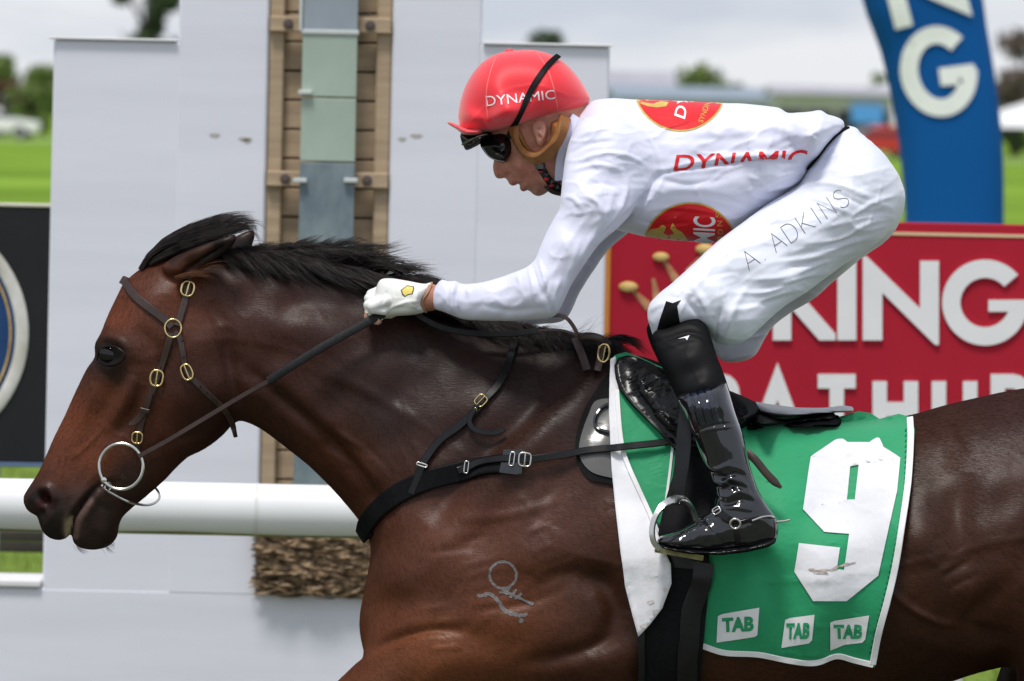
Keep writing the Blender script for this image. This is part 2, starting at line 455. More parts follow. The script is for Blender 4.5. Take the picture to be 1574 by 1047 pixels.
def ribbon(X, N, w, th, tip=False, taper=None):
    X, N = np.asarray(X), np.asarray(N); n = len(X); T = np.gradient(X, axis=0); T /= np.linalg.norm(T, axis=1)[:, None] + 1e-12
    B = np.cross(N, T); B /= np.linalg.norm(B, axis=1)[:, None] + 1e-12
    w = np.broadcast_to(np.asarray(w, float), (n,)).copy()
    if taper is not None: w *= taper
    if tip: w[-1] *= 0.35; w[-2] *= 0.8
    prof = [(-0.5, 0.0), (-0.5, 0.7), (-0.42, 1.0), (0.42, 1.0), (0.5, 0.7), (0.5, 0.0)]; m = len(prof)
    V = [X[i] + B[i] * a * w[i] + N[i] * b * th for i in range(n) for a, b in prof]
    F = [(i * m + k, i * m + (k + 1) % m, (i + 1) * m + (k + 1) % m, (i + 1) * m + k) for i in range(n - 1) for k in range(m)]
    F += [tuple(range(m))[::-1], tuple((n - 1) * m + k for k in range(m))]
    return V, F
def strap(name, P, wpx, T, mat, parent, off=0.002, th=0.0022, tip=False, sm=2, step=4.0, nsm=6, taper=None):
    X, N, C = path3d(P, T, off, step, sm, nsm)
    V, F = ribbon(X, N, wpx * S, th, tip, None if taper is None else np.interp(np.linspace(0, 1, len(X)), np.linspace(0, 1, len(taper)), taper))
    return MB().add(V, F).build(name, mat, parent, True, 28)
def free_strap(name, P, wpx, mat, parent, th=0.003, nrm=(0, -1, 0.15), tip=False, step=0.006):
    """P: (px, py, Y) points in the open air"""
    X = cr_spline(np.array([W(*p) for p in P]), step); N = np.tile(np.array(nrm, float), (len(X), 1)); N /= np.linalg.norm(N[0])
    V, F = ribbon(X, N, wpx * S, th, tip); return MB().add(V, F).build(name, mat, parent, True, 50)
def loop3(c, n, up, rx, ry, sq=2.0, m=28):
    """closed oval in the plane with normal n"""
    n = n / np.linalg.norm(n); b = up - n * (up @ n); b /= np.linalg.norm(b); a = np.cross(b, n)
    P = []
    for i in range(m):
        t = 2 * math.pi * i / m; x, y = math.cos(t), math.sin(t)
        P.append(c + a * rx * math.copysign(abs(x) ** (2 / sq), x) + b * ry * math.copysign(abs(y) ** (2 / sq), y))
    return np.array(P)
def buckle(name, px, py, rx, ry, ang, T, mat, parent, off=0.007, r=0.0022, sq=2.6, prong=True):
    p, n = cast(px, py, T); u = np.array(W(px + math.sin(ang), py - math.cos(ang), 0) - W(px, py, 0)) / S
    n = n * 0.6 + np.array([0, -0.4, 0]); c = p + n / np.linalg.norm(n) * off
    m = MB().tube(loop3(c, n, u, rx * S, ry * S, sq), r, 8, True)
    if prong:
        nn = n / np.linalg.norm(n); b = u - nn * (u @ nn); b /= np.linalg.norm(b)
        m.tube([c - b * ry * S * 1.0 + nn * .001, c + nn * .003, c + b * ry * S * 1.0 + nn * .002], r * .7, 6)
    return m.build(name, mat, parent, True, 60)

def flat_mesh(outl, maxe=8.0, it=7):
    """closed outlines (photo px; holes by even-odd) -> triangles with edges below maxe"""
    cu = bpy.data.curves.new('tmp', 'CURVE'); cu.dimensions = '2D'; cu.fill_mode = 'BOTH'
    for P in outl:
        sp = cu.splines.new('POLY'); sp.points.add(len(P) - 1); sp.use_cyclic_u = True
        for i, p in enumerate(P): sp.points[i].co = (p[0] * 0.01, -p[1] * 0.01, 0, 1)
    return _curve_px(cu, maxe, it)
def _curve_px(cu, maxe, it, fn=None):
    o = bpy.data.objects.new('tmp', cu); COL.objects.link(o); dg = bpy.context.evaluated_depsgraph_get()
    me = o.evaluated_get(dg).to_mesh(); bm = bmesh.new(); bm.from_mesh(me); o.evaluated_get(dg).to_mesh_clear()
    bpy.data.objects.remove(o); bpy.data.curves.remove(cu)
    bmesh.ops.remove_doubles(bm, verts=bm.verts[:], dist=1e-5)
    if fn is None:
        for v in bm.verts: v.co = (v.co.x * 100, -v.co.y * 100, 0)
    else: fn(bm)
    bmesh.ops.triangulate(bm, faces=bm.faces[:])
    for _ in range(it):
        E = [e for e in bm.edges if e.calc_length() > maxe]
        if not E: break
        bmesh.ops.subdivide_edges(bm, edges=E, cuts=1); bmesh.ops.triangulate(bm, faces=[f for f in bm.faces if len(f.verts) > 3])
    bm.verts.index_update(); V = np.array([(v.co.x, v.co.y) for v in bm.verts]); F = [[v.index for v in f.verts] for f in bm.faces]; bm.free()
    return V, F
def text_mesh(txt, quad, bold=0.0, maxe=6.0, shear=0.0):
    """built-in font, its bounding box mapped on the photo-pixel quad (top-left, top-right, bottom-right, bottom-left)"""
    cu = bpy.data.curves.new('tmp', 'FONT'); cu.body = txt; cu.size = 1.0; cu.offset = bold; cu.resolution_u = 4; cu.shear = shear
    q = np.array(quad, float)
    def fn(bm):
        c = np.array([v.co[:2] for v in bm.verts]); lo, hi = c.min(0), c.max(0)
        for v in bm.verts:
            s, t = (v.co.x - lo[0]) / (hi[0] - lo[0]), (hi[1] - v.co.y) / (hi[1] - lo[1])
            p = (1 - t) * ((1 - s) * q[0] + s * q[1]) + t * ((1 - s) * q[3] + s * q[2]); v.co = (p[0], p[1], 0)
    return _curve_px(cu, maxe, 6, fn)
def drape(name, VF, T, mat, parent, off=0.0012, keep=None, smooth=True, lift=None):
    """lay a flat photo-pixel mesh on surfaces T as a thin print"""
    V2, F = VF; P = []; ok = []
    for i, q in enumerate(V2):
        h = cast(q[0], q[1], T); k = h is not None and (keep is None or keep(q[0], q[1])); ok.append(k)
        if k: P.append(h[0] + (h[1] * .35 + (CAM - h[0]) / np.linalg.norm(CAM - h[0]) * .65) * (off + (lift(q[0], q[1]) if lift else 0)))
        else: P.append(np.zeros(3))
    F = [f for f in F if all(ok[i] for i in f)]
    used = sorted({i for f in F for i in f}); mp_ = {v: i for i, v in enumerate(used)}
    V = [P[i] for i in used]; F = [[mp_[i] for i in f] for f in F]
    # face the camera
    n = sum((np.cross(np.subtract(V[f[1]], V[f[0]]), np.subtract(V[f[2]], V[f[0]])) for f in F), np.zeros(3))
    if n[1] > 0: F = [f[::-1] for f in F]
    return obj(name, V, F, mat, parent, smooth)

# single-stroke capitals, 1 x 1 box, y up
def _arc(cx, cy, rx, ry, a0, a1, n=14): return [(cx + rx * math.cos(math.radians(a0 + (a1 - a0) * i / n)), cy + ry * math.sin(math.radians(a0 + (a1 - a0) * i / n))) for i in range(n + 1)]
GLY = {'A': [[(0, 0), (.5, 1), (1, 0)], [(.2, .36), (.8, .36)]], 'D': [[(.05, 0), (.05, 1), (.4, 1)] + _arc(.4, .5, .55, .5, 90, -90)[1:] + [(.05, 0)]],
       'K': [[(.08, 0), (.08, 1)], [(.9, 1), (.12, .42)], [(.3, .56), (1, 0)]], 'I': [[(.5, 0), (.5, 1)]], 'N': [[(.08, 0), (.08, 1), (.92, 0), (.92, 1)]],
       'S': [_arc(.5, .75, .38, .25, 20, 200)[:-1] + [(.3, .57), (.7, .43)] + _arc(.5, .25, .4, .25, 20, -160)], '.': [[(.5, 0), (.5, .06)]],
       'G': [_arc(.5, .5, .46, .5, 42, 350, 26) + [(.95, .42), (.5, .42)]], 'B': [[(.1, 0), (.1, 1), (.5, 1)] + _arc(.5, .76, .34, .24, 90, -90, 8)[1:] + [(.1, .52)], [(.1, .0), (.5, 0)] + _arc(.5, .26, .4, .26, -90, 90, 8)[1:] + [(.3, .52)]],
       'T': [[(0, 1), (1, 1)], [(.5, 1), (.5, 0)]], 'H': [[(.1, 0), (.1, 1)], [(.9, 0), (.9, 1)], [(.1, .5), (.9, .5)]],
       'U': [[(.1, 1), (.1, .4)] + _arc(.5, .4, .4, .4, 180, 360, 12) + [(.9, 1)]], 'R': [[(.1, 0), (.1, 1), (.5, 1)] + _arc(.5, .74, .36, .26, 90, -90, 8)[1:] + [(.1, .48)], [(.45, .48), (.95, 0)]]}
def outline_stroke(pl, w):
    """thick polyline -> closed outline with mitred corners"""
    P = np.array(pl, float); n = len(P); L, R = [], []
    for i in range(n):
        d1 = P[i] - P[i - 1] if i else P[1] - P[0]; d2 = P[i + 1] - P[i] if i < n - 1 else P[-1] - P[-2]
        d1 /= np.linalg.norm(d1) + 1e-9; d2 /= np.linalg.norm(d2) + 1e-9
        n1, n2 = np.array([-d1[1], d1[0]]), np.array([-d2[1], d2[0]]); m = n1 + n2; m /= np.linalg.norm(m) + 1e-9
        k = min(1 / max(m @ n1, 0.3), 2.6); L.append(P[i] + m * k * w / 2); R.append(P[i] - m * k * w / 2)
    return L + R[::-1]

# ================================================================== SETTING: ground
M_grass = pm('grass', (.12, .19, .025), .85, .25, 3.0, .5, 90, base2=(.17, .24, .04), spec=.05)
M_field = pm('field', (.145, .25, .035), .9, .25, .05, 0, base2=(.19, .30, .045), spec=0)
M_track = pm('turf_track', (.10, .115, .075), .9, .25, 2.0, .5, 60, base2=(.14, .15, .10))
def sheet(name, x0, x1, y0, y1, z, mat, nx=1, ny=1, kind='structure'):
    xs, ys = np.linspace(x0, x1, nx + 1), np.linspace(y0, y1, ny + 1)
    V = [(x, y, z) for x in xs for y in ys]; F = [(i * (ny + 1) + j, (i + 1) * (ny + 1) + j, (i + 1) * (ny + 1) + j + 1, i * (ny + 1) + j + 1) for i in range(nx) for j in range(ny)]
    return tag(obj(name, V, F, mat, None, False), kind=kind)
sheet('ground', -900, 900, -60, 1500, -0.004, M_field)
sheet('turf_track', -200, 200, -58, 5.3, 0.0, M_track)
sheet('infield_lawn', -60, 60, 5.304, 60, 0.0, M_grass)
M_road = pm('gravel_road', (.42, .42, .40), .9, .1, .3)
sheet('service_road', -500, 500, 322, 328, 0.004, M_road)

# grass blades near the track edge (in view only under the belly and from the side)
def grass_patch(name, n, xr, yr, hh, seed):
    r = np.random.default_rng(seed); V = []; F = []
    x = r.uniform(*xr, n); y = r.uniform(*yr, n); h = hh * r.uniform(.5, 1.2, n); a = r.uniform(0, 6.28, n); l = r.uniform(-.6, .6, (n, 2)) * h[:, None]
    dx, dy = np.cos(a) * .004, np.sin(a) * .004
    V = np.stack([np.stack([x - dx, y - dy, 0 * x], 1), np.stack([x + dx, y + dy, 0 * x], 1), np.stack([x + l[:, 0], y + l[:, 1], h], 1)], 1).reshape(-1, 3)
    return tag(obj(name, V, np.arange(3 * n).reshape(-1, 3), M_grass, None, False), kind='stuff')
grass_patch('grass', 60000, (-9, 9), (5.35, 26), .06, 3)

# ================================================================== far side of the course, about 320 m away
M_leafs = [pm('leaf_dark', (.045, .07, .028), .8, .4, 2.0), pm('leaf_mid', (.15, .21, .055), .8, .4, 2.0), pm('leaf_red', (.10, .055, .03), .8, .35, 2.0), pm('leaf_bare', (.16, .12, .11), .85, .3, 2.0)]
M_bark = pm('bark', (.06, .045, .035), .9, .3, 4.0)
def tree(label, px, Y, wpx, top_py, mat, seed, group='trees beyond the course', dens=1.0, flat=1.0, n=900):
    r = np.random.default_rng(seed); c = S * (D + Y) / D; b = W(px, HZ + 20, Y); w = wpx * c; top = W(px, top_py, Y)[2]
    t = thing('tree', label, 'tree', (b[0], Y, 0), group)
    m = MB(); hgt = top * 1.04; th_ = hgt * .35
    m.tube([(b[0], Y, -.1), (b[0] + .1, Y, th_), (b[0] - .1, Y, hgt * .8)], [w * .035 + .12, w * .03 + .08, .05], 8)
    for k in range(7):
        a = r.uniform(0, 6.28); z = hgt * r.uniform(.3, .6)
        m.tube([(b[0], Y, z), (b[0] + math.cos(a) * w * .2, Y + math.sin(a) * w * .2, z + hgt * .15), (b[0] + math.cos(a) * w * .4, Y + math.sin(a) * w * .4, z + hgt * .25)], [.1, .07, .03], 5)
    m.build('trunk', M_bark, t)
    K = 16; cc = np.stack([r.normal(0, .24, K) * w, r.normal(0, .24, K) * w, hgt * (r.uniform(.28, .88, K))], 1); rr = w * r.uniform(.13, .25, K) 
    rr = np.minimum(rr, hgt * .2 * flat); cc[:, 2] = np.minimum(cc[:, 2], hgt - rr); cc[0] = (0, 0, hgt - rr[0]); cc[1] = (w * .14, 0, hgt - rr[1] * 1.15); cc[2] = (-w * .15, 0, hgt - rr[2] * 1.1)
    j = r.integers(0, K, n); v = r.normal(0, 1, (n, 3)); v /= np.linalg.norm(v, axis=1)[:, None]; p = cc[j] + v * (rr[j] * r.uniform(.5, 1.05, n))[:, None] + np.array([b[0], Y, 0])
    sz = w * .028 * r.uniform(.6, 1.5, n) + .1; a1 = r.normal(0, 1, (n, 3)); a1 /= np.linalg.norm(a1, axis=1)[:, None]; a2 = np.cross(a1, v); a2 /= np.linalg.norm(a2, axis=1)[:, None] + 1e-9
    V = np.stack([p - a1 * sz[:, None], p + a2 * sz[:, None] * .6, p + a1 * sz[:, None], p - a2 * sz[:, None] * .6], 1).reshape(-1, 3)
    obj('crown', V, np.arange(4 * n).reshape(-1, 4), mat, t, False)
    return t
tree('low olive tree at the frame edge behind the white car', -6, 360, 100, 86, M_leafs[1], 11, n=1500)
tree('rounded light green tree beside the grey post edge', 66, 372, 84, 102, M_leafs[1], 12, n=1500)
tree('russet brown shrub tree above the white car bonnet', 6, 345, 62, 124, M_leafs[2], 13)
tree('dark green shrub tree just behind the car bonnet', 46, 340, 60, 132, M_leafs[1], 14)
tree('tall dark conifer like tree rising above the stepped post shoulder', 222, 420, 110, -50, M_leafs[0], 15, n=3000)
tree('small dark tree top peeping over the post shoulder behind the red helmet', 838, 420, 84, 51, M_leafs[0], 16, n=1400)
tree('bright green rounded tree beyond the long shed roof', 1076, 440, 116, 102, M_leafs[1], 17, n=1800)
tree('pale sparse tree beyond the shed next to the blue arch', 1132, 450, 50, 128, M_leafs[3], 18, n=350)
tree('small green tree between the cream building and the blue arch', 1350, 430, 42, 116, M_leafs[1], 19)
tree('leafless pinkish grey tree to the right of the blue arch', 1566, 380, 110, 50, M_leafs[3], 20, n=2000)
tree('dark bush below the leafless tree beyond the arch', 1556, 370, 64, 176, M_leafs[0], 21)

def shed(name, label, cat, x0, x1, ytop, yeave, Y, wall, roof, deep=12, windows=0, wm=None):
    a, b = W(x0, yeave, Y), W(x1, yeave, Y); ze = (a[2] + b[2]) / 2; zt = ze + (yeave - ytop) * S * (D + Y) / D
    t = thing(name, label, cat, ((a[0] + b[0]) / 2, Y, 0))
    MB().box((a[0], Y, 0), (b[0], Y + deep, ze)).build('wall', wall, t, False)
    o = .4; V = [(a[0] - o, Y - o, ze), (b[0] + o, Y - o, ze), (b[0] + o, Y + deep + o, ze), (a[0] - o, Y + deep + o, ze), (a[0] - o, Y + deep / 2, zt), (b[0] + o, Y + deep / 2, zt)]
    V2 = [(x, y, z + .15) for x, y, z in V]
    m = MB(); m.add(V + V2, [(0, 1, 5, 4), (2, 3, 4, 5), (6, 7, 11, 10)[::-1], (8, 9, 10, 11)[::-1], (0, 1, 7, 6), (2, 3, 9, 8), (1, 5, 11, 7), (5, 2, 8, 11), (3, 4, 10, 9), (4, 0, 6, 10)])
    m.build('roof', roof, t, False)
    for k in range(windows):
        xx = a[0] + (b[0] - a[0]) * (k + .5) / windows; w = MB().box((xx - .7, Y - .06, ze * .38), (xx + .7, Y + .02, ze * .75)).build('window', wm, t, False)
    return t
M_roofg = pm('roof_grey', (.36, .35, .40), .5, .1, .5); M_roofb = pm('roof_bluegrey', (.22, .27, .33), .5, .1, .5)
M_cream = pm('wall_cream', (.56, .54, .50), .8, .1, .5); M_wallg = pm('wall_grey', (.42, .45, .47), .8, .1, .5); M_dkglass = pm('dark_glass', (.03, .035, .04), .1, .1)
shed('shed', 'grey gabled shed at the edge of the grey post', 'shed', 925, 1030, 112, 139, 430, M_wallg, M_roofg, 14, 3, M_dkglass)
shed('long_shed', 'long low shed with blue grey roof behind the jockey back', 'shed', 950, 1325, 138, 157, 400, M_cream, M_roofb, 14, 9, M_dkglass)
bld = shed('clubhouse', 'pale cream building carrying a blue sign left of the arch', 'building', 1195, 1372, 136, 148, 380, M_cream, M_roofg, 10, 4, M_dkglass)
a, b = W(1310, 160, 379), W(1358, 190, 379)
MB().box((a[0], 379.6, a[2]), (b[0], 379.9, b[2])).build('wall_sign', pm('sign_blue', (.10, .33, .75), .5, .05), bld, False)
M_tent = pm('tent_white', (.75, .75, .75), .7, .05)
a = W(1560, 196, 360); t = thing('marquee', 'white peaked marquee beyond the arch at the frame edge', 'tent', (a[0] + 1, 360, 0))
m = MB(); q = [(a[0] - 3, 357, a[2]), (a[0] + 5, 357, a[2]), (a[0] + 5, 365, a[2]), (a[0] - 3, 365, a[2])]
m.add(q + [(a[0] + 1, 361, W(1560, 165, 360)[2] + .4)], [(0, 1, 4), (1, 2, 4), (2, 3, 4), (3, 0, 4), (3, 2, 1, 0)]); m.build('canopy', M_tent, t, False)
for x, y, z in q: MB().tube([(x, y, 0), (x, y, z)], .06, 6).build('pole', M_tent, t)

M_rub = pm('tyre_rubber', (.02, .02, .02), .8); M_rim = pm('rim', (.45, .45, .46), .3, metal=1.0); M_lamp = pm('lamp_glass', (.7, .7, .68), .1)
def car(label, x, Y, rot, paint):
    t = thing('parked_car', label, 'car', (x, Y, 0), 'cars parked across the course'); ca, sa = math.cos(rot), math.sin(rot)
    def tr(P): P = np.asarray(P, float); return np.stack([x + P[:, 0] * ca - P[:, 1] * sa, Y + P[:, 0] * sa + P[:, 1] * ca, P[:, 2]], 1)
    def loft(name, prof, mat, wd=.86, par=t):
        n = len(prof); V = []; sl_ = [(-1, .86), (-.9, 1), (.9, 1), (1, .86)]
        for y, k in sl_:
            for px_, pz in prof: V.append((px_, y * wd, .55 + (pz - .55) * k if abs(y) == 1 else pz))
        F = [(i * n + j, i * n + (j + 1) % n, (i + 1) * n + (j + 1) % n, (i + 1) * n + j) for i in range(3) for j in range(n)]
        F += [tuple(range(n))[::-1], tuple(range(3 * n, 4 * n))]
        return MB().add(tr(V), F).build(name, mat, par, True, 40)
    loft('body', [(-2.2, .35), (-2.25, .6), (-2.1, .85), (-1.2, .97), (-.5, 1.0), (1.5, 1.02), (2.1, .95), (2.2, .6), (2.15, .35)], paint)
    loft('cabin', [(-1.2, .96), (-.45, 1.42), (.2, 1.5), (.9, 1.45), (1.65, 1.0)], M_dkglass, .74)
    loft('roof', [(-.5, 1.43), (.2, 1.515), (.95, 1.46), (.9, 1.40), (-.42, 1.38)], paint, .76)
    for sx in (-1.35, 1.35):
        for sy in (-.84, .84):
            p = tr([(sx, sy, .32)])[0]; w = MB().lathe(p, [(.2, -.1), (.31, -.11), (.33, -.06), (.33, .06), (.31, .11), (.2, .1)], 18, 1).build('wheel', M_rub, t)
            MB().lathe(p, [(.05, -.105), (.2, -.112), (.2, .112), (.05, .105)], 14, 1).build('rim', M_rim, w)
    for sy in (-.6, .6):
        p = tr([(-2.17, sy, .74)])[0]; MB().lathe(p, [(.02, -.06), (.11, -.03), (.11, .03), (.02, .06)], 12, 0).build('headlight', M_lamp, t)
p = W(-12, 210, 331); car('white sedan with its bonnet toward the grey post', p[0] - .0, 331, math.pi, pm('paint_white', (.8, .8, .8), .25, .02, coat=.5))
p = W(1346, 240, 318); car('red car parked before the cream building beside the arch', p[0], 318, .35, pm('paint_red', (.55, .035, .03), .25, .05, coat=.5))

# ================================================================== blue inflatable arch
YA = 20.0
M_blue = pm('arch_blue', (.006, .092, .33), .7, .06, 1.2, .15, 3, bdist=.02, spec=.08); M_white = pm('print_white', (.86, .87, .88), .6, .03)
cl = cr_spline(np.array([(1330, -330), (1368, -170), (1420, 0), (1447, 120), (1462, 230), (1467, 340), (1464, 500), (1458, 800), (1450, 1010)], float), 12)
wd = np.interp(cl[:, 1], [-330, 0, 60, 120, 200, 330, 1100], [92, 91, 84, 82, 80, 76, 74])
ctr = np.array([W(p[0], p[1], YA) for p in cl]); cA = S * (D + YA) / D
t_arch = thing('inflatable_arch', 'tall blue inflatable arch leg with white capital letters', 'inflatable arch', (ctr[-1][0], YA, 0))
V, F = [], []; n = 28; T = np.gradient(ctr, axis=0); T /= np.linalg.norm(T, axis=1)[:, None]
for i in range(len(ctr)):
    sdir = np.cross(T[i], [0, 1, 0]); sdir /= np.linalg.norm(sdir)
    for k in range(n):
        a = 2 * math.pi * k / n; cx_, sy_ = math.cos(a), math.sin(a)
        V.append(ctr[i] + sdir * wd[i] * cA * math.copysign(abs(cx_) ** .6, cx_) + np.array([0, 1, 0]) * wd[i] * cA * .8 * math.copysign(abs(sy_) ** .8, sy_))
F = [(i * n + k, i * n + (k + 1) % n, (i + 1) * n + (k + 1) % n, (i + 1) * n + k) for i in range(len(ctr) - 1) for k in range(n)] + [tuple(range(n))[::-1], tuple((len(ctr) - 1) * n + k for k in range(n))]
V = np.array(V); V[:, 2] = np.maximum(V[:, 2], 0.0)
MB().add(V, F).build('tube', M_blue, t_arch)
B_arch = bvh(V, F)
def stroke_word(name, items, wpx, T, mat, par, off=.002, maxe=6):
    """items: (glyph, origin bl, x axis, y axis) in photo px; every stroke lies a hair above the previous one"""
    k = 0; parts = []
    for g, o, ax, ay in items:
        o, ax, ay = map(lambda q: np.array(q, float), (o, ax, ay))
        for st in GLY[g]:
            pl = [o + ax * x + ay * y for x, y in st]
            drape(name, flat_mesh([outline_stroke(pl, wpx)], maxe), T, mat, par, off + .0006 * (k % 3)); k += 1
stroke_word('lettering', [('G', (1403, 172), (97, -13), (-17, -112)), ('N', (1382, 46), (100, -48), (-22, -86))], 27, B_arch, M_white, t_arch, .012, 14)
MB().bbox((ctr[-1][0] - .32, YA - .3, 0), (ctr[-1][0] + .32, YA + .3, .07), .02).build('ballast_skirt', pm('skirt_grey', (.3, .33, .36), .7), t_arch)

# ================================================================== red sign
YS = 5.75; cS = S * (D + YS) / D
M_red = pm('sign_red', (.40, .016, .034), .6, .08, 2.0, spec=.1); M_cream2 = pm('line_cream', (.72, .55, .33), .5, .04); M_orange = pm('edge_orange', (.62, .22, .045), .5, .06)
M_letter = pm('letter_white', (.76, .76, .77), .5, .03); M_gold = pm('crown_gold', (.58, .34, .07), .5, .2, 14, base2=(.70, .52, .22)); M_spike = pm('crown_fade', (.40, .15, .07), .7, .25, 10, base2=(.55, .30, .17), spec=.1); M_steel = pm('sign_post', (.35, .36, .37), .5, .1)
x0, x1 = W(937, 500, YS)[0], W(1960, 500, YS)[0]; z1 = W(1250, 339, YS)[2] - .0; z0 = .52
t_sign = thing('advertising_sign', 'large red advertising board with raised white capitals and gold crown', 'sign', ((x0 + x1) / 2, YS, 0))
MB().bbox((x0, YS, z0), (x1, YS + .03, z1), .003).build('board', M_red, t_sign)
MB().bbox((x0 - .024, YS - .006, z0), (x0, YS + .036, z1 + .006), .003).build('edge_strip', M_orange, t_sign)
zl = z1 - 15 * cS
MB().box((x0 + .02, YS - .003, zl - .008), (x1 - .03, YS + .002, zl)).build('border_line', M_cream2, t_sign, False)
MB().box((x0 + .02, YS - .003, z0 + .03), (x1 - .03, YS + .002, z0 + .038)).build('border_line', M_cream2, t_sign, False)
for xx in (x0 + .25, (x0 + x1) / 2, x1 - .25): MB().tube([(xx, YS + .06, 0), (xx, YS + .06, z1 - .05)], .03, 10).build('post', M_steel, t_sign)
def sign_poly(pts, depth=.009, name='letter', mat=None):
    P = [W(p[0], p[1], YS) for p in pts]; return MB().prism([(p[0], p[2]) for p in P], YS - depth, YS + .004).build(name, mat or M_letter, t_sign, True, 30)
sign_poly([(1188, 401), (1216, 401), (1216, 452), (1262, 401), (1284, 401), (1284, 408), (1236, 458), (1284, 513), (1284, 523), (1259, 523), (1216, 474), (1216, 523), (1188, 523)])
sign_poly([(1287, 401), (1316, 401), (1316, 523), (1287, 523)])
sign_poly([(1326, 523), (1326, 394), (1332, 394), (1414, 474), (1414, 401), (1443, 401), (1443, 530), (1437, 530), (1356, 450), (1356, 523)])
g_ = [(1514 + 66 * math.cos(math.radians(a)), 465 - 66 * math.sin(math.radians(a))) for a in range(40, 361, 8)] + [(1580, 463), (1580, 461), (1519, 461), (1519, 479), (1550, 479)] 
g_ += [(1514 + 38 * math.cos(math.radians(a)), 465 - 38 * math.sin(math.radians(a))) for a in range(336, 39, -8)]
sign_poly(g_)
def sign_word(txt, x, y0, y1, wds, sw):
    k = 0
    for ch, w in zip(txt, wds):
        for st in GLY[ch]:
            pl = [np.array((x + sw / 2 + (w - sw) * a, y1 - sw / 2 * 0 - (y1 - y0) * b)) for a, b in st]
            sign_poly([tuple(p) for p in outline_stroke(pl, sw)], .008 + .0006 * (k % 4), 'letter'); k += 1
        x += w + 9
sign_word('BATHURST', 1078, 586, 672, [66, 84, 80, 82, 82, 78, 66, 80], 22)
# crown: splayed bars carrying gold balls
for q in (((1012, 470), (1004, 428)), ((1046, 440), (1018, 396)), ((1000, 474), (972, 446)), ((1060, 420), (1084, 388))):
    a, b = W(*q[0], YS - .012), W(*q[1], YS - .012); MB().tube([b, (a + b) / 2, a], [.005, .009, .014], 8).flat(YS - .001, .16).build('crown_spike', M_spike, t_sign)
for q, r in (((966, 441), 15), ((1016, 395), 13), ((1084, 383), 15)):
    c = W(*q, YS - .02); MB().lathe(c, [(r * cS * math.sin(a), -.55 * r * cS * math.cos(a)) for a in np.linspace(.15, math.pi - .15, 8)], 16, 2).flat(YS - .001, .35).build('crown_ball', M_gold, t_sign)

# ================================================================== winning post
YP = 5.0; cP = S * (D + YP) / D
M_post = pm('post_paint', (.68, .69, .755), .7, .035, 1.2, .16, 5, stretch=(.5, 1, 4), base2=(.71, .72, .785), spec=.1, bdist=.004)
M_tan = pm('timber_tan', (.42, .315, .21), .75, .2, 3, .3, 30, stretch=(1, 1, 10)); M_gap = pm('timber_gap', (.05, .035, .025), .9, .1)
M_refgreen = pm('reflect_green', (.36, .44, .37), .25, .12, 2.5, stretch=(2, 1, 1)); M_refblue = pm('reflect_blue', (.14, .185, .225), .2, .2, 5.0, stretch=(2, 1, 1), base2=(.21, .26, .27)); M_refgrey = pm('reflect_grey', (.27, .31, .35), .2, .15, 3)
M_bolt = pm('bolt_dark', (.09, .07, .065), .5, .1); M_clip = pm('clip_white', (.52, .55, .54), .5, .05); M_ledge = pm('post_ledge', (.70, .69, .70), .7, .06, 3)
X_ = lambda px, py=500: W(px, py, YP)[0]
Z_ = lambda py, px=500: W(px, py, YP)[2]
zb = Z_(912, 470); ztop = Z_(-420, 500)
xa, xb, xc, xd, xe, xf = X_(82, 100), X_(275, 30), X_(409, 250), X_(599, 250), X_(741, 40), X_(936, 150)
zl_, zr_ = Z_(62, 180), Z_(70, 840); dp = .16
t_post = thing('winning_post', 'big pale grey stepped winning post with a mirror strip in its slot', 'winning post', ((xc + xd) / 2, YP, 0))
def panel(x0, x1, z0, z1, y0=YP, y1=YP + dp): MB().bbox((x0, y0, z0), (x1, y1, z1), .006).build('panel', M_post, t_post)
panel(xa, xb + .01, zb - .01, zl_, YP + .0025, YP + dp - .002); panel(xb, xc, zb - .01, ztop); panel(xd, xe, zb - .01, ztop); panel(xe - .01, xf, zb - .01, zr_, YP + .0025, YP + dp - .002)
panel(X_(-330), xf + .25, 0.0, zb, YP + .001, YP + dp + .1)
MB().bbox((xa - .012, YP - .012, zl_), (xb - .003, YP + dp + .01, zl_ + .006), .002).build('cap', M_ledge, t_post)
MB().bbox((xe + .003, YP - .012, zr_), (xf + .006, YP + dp + .01, zr_ + .006), .002).build('cap', M_ledge, t_post)
MB().bbox((X_(-330), YP - .012, zb + .001), (xa - .003, YP + dp + .1, zb + .02), .004).build('cap', M_ledge, t_post)
# slot: tan side posts, back boards, battens, mirror panes
jw = 24 * cP
for x0, x1 in ((xc + .001, xc + jw), (xd - jw, xd - .001)): MB().bbox((x0, YP + .012, zb), (x1, YP + .088, ztop), .004).build('slot_jamb', M_tan, t_post)
MB().box((xc + .002, YP + .09, zb), (xd - .002, YP + .11, ztop)).build('slot_back', M_gap, t_post, False)
zz = Z_(20 + 45 * 23, 500); k = 0
while zz < ztop - .02:
    MB().bbox((xc + jw * .8, YP + .045, zz + .0025), (xd - jw * .8, YP + .075, zz + 45 * cP - .0025), .002).build('slat', M_tan, t_post); zz += 45 * cP; k += 1
for py in (-185, 38, 276, 506):
    z = Z_(py, 500); bt = MB().bbox((xc + .003, YP - .012, z - 12 * cP), (xd - .003, YP + .012, z + 12 * cP), .003).build('batten', M_tan, t_post)
    for px in (440, 566):
        x = X_(px, 200); MB().lathe((x, YP - .012, z), [(.004, -.012), (.012, -.010), (.014, .002)], 12, 1).build('bolt', M_bolt, bt)
xm0, xm1 = X_(463, 200), X_(547, 200)
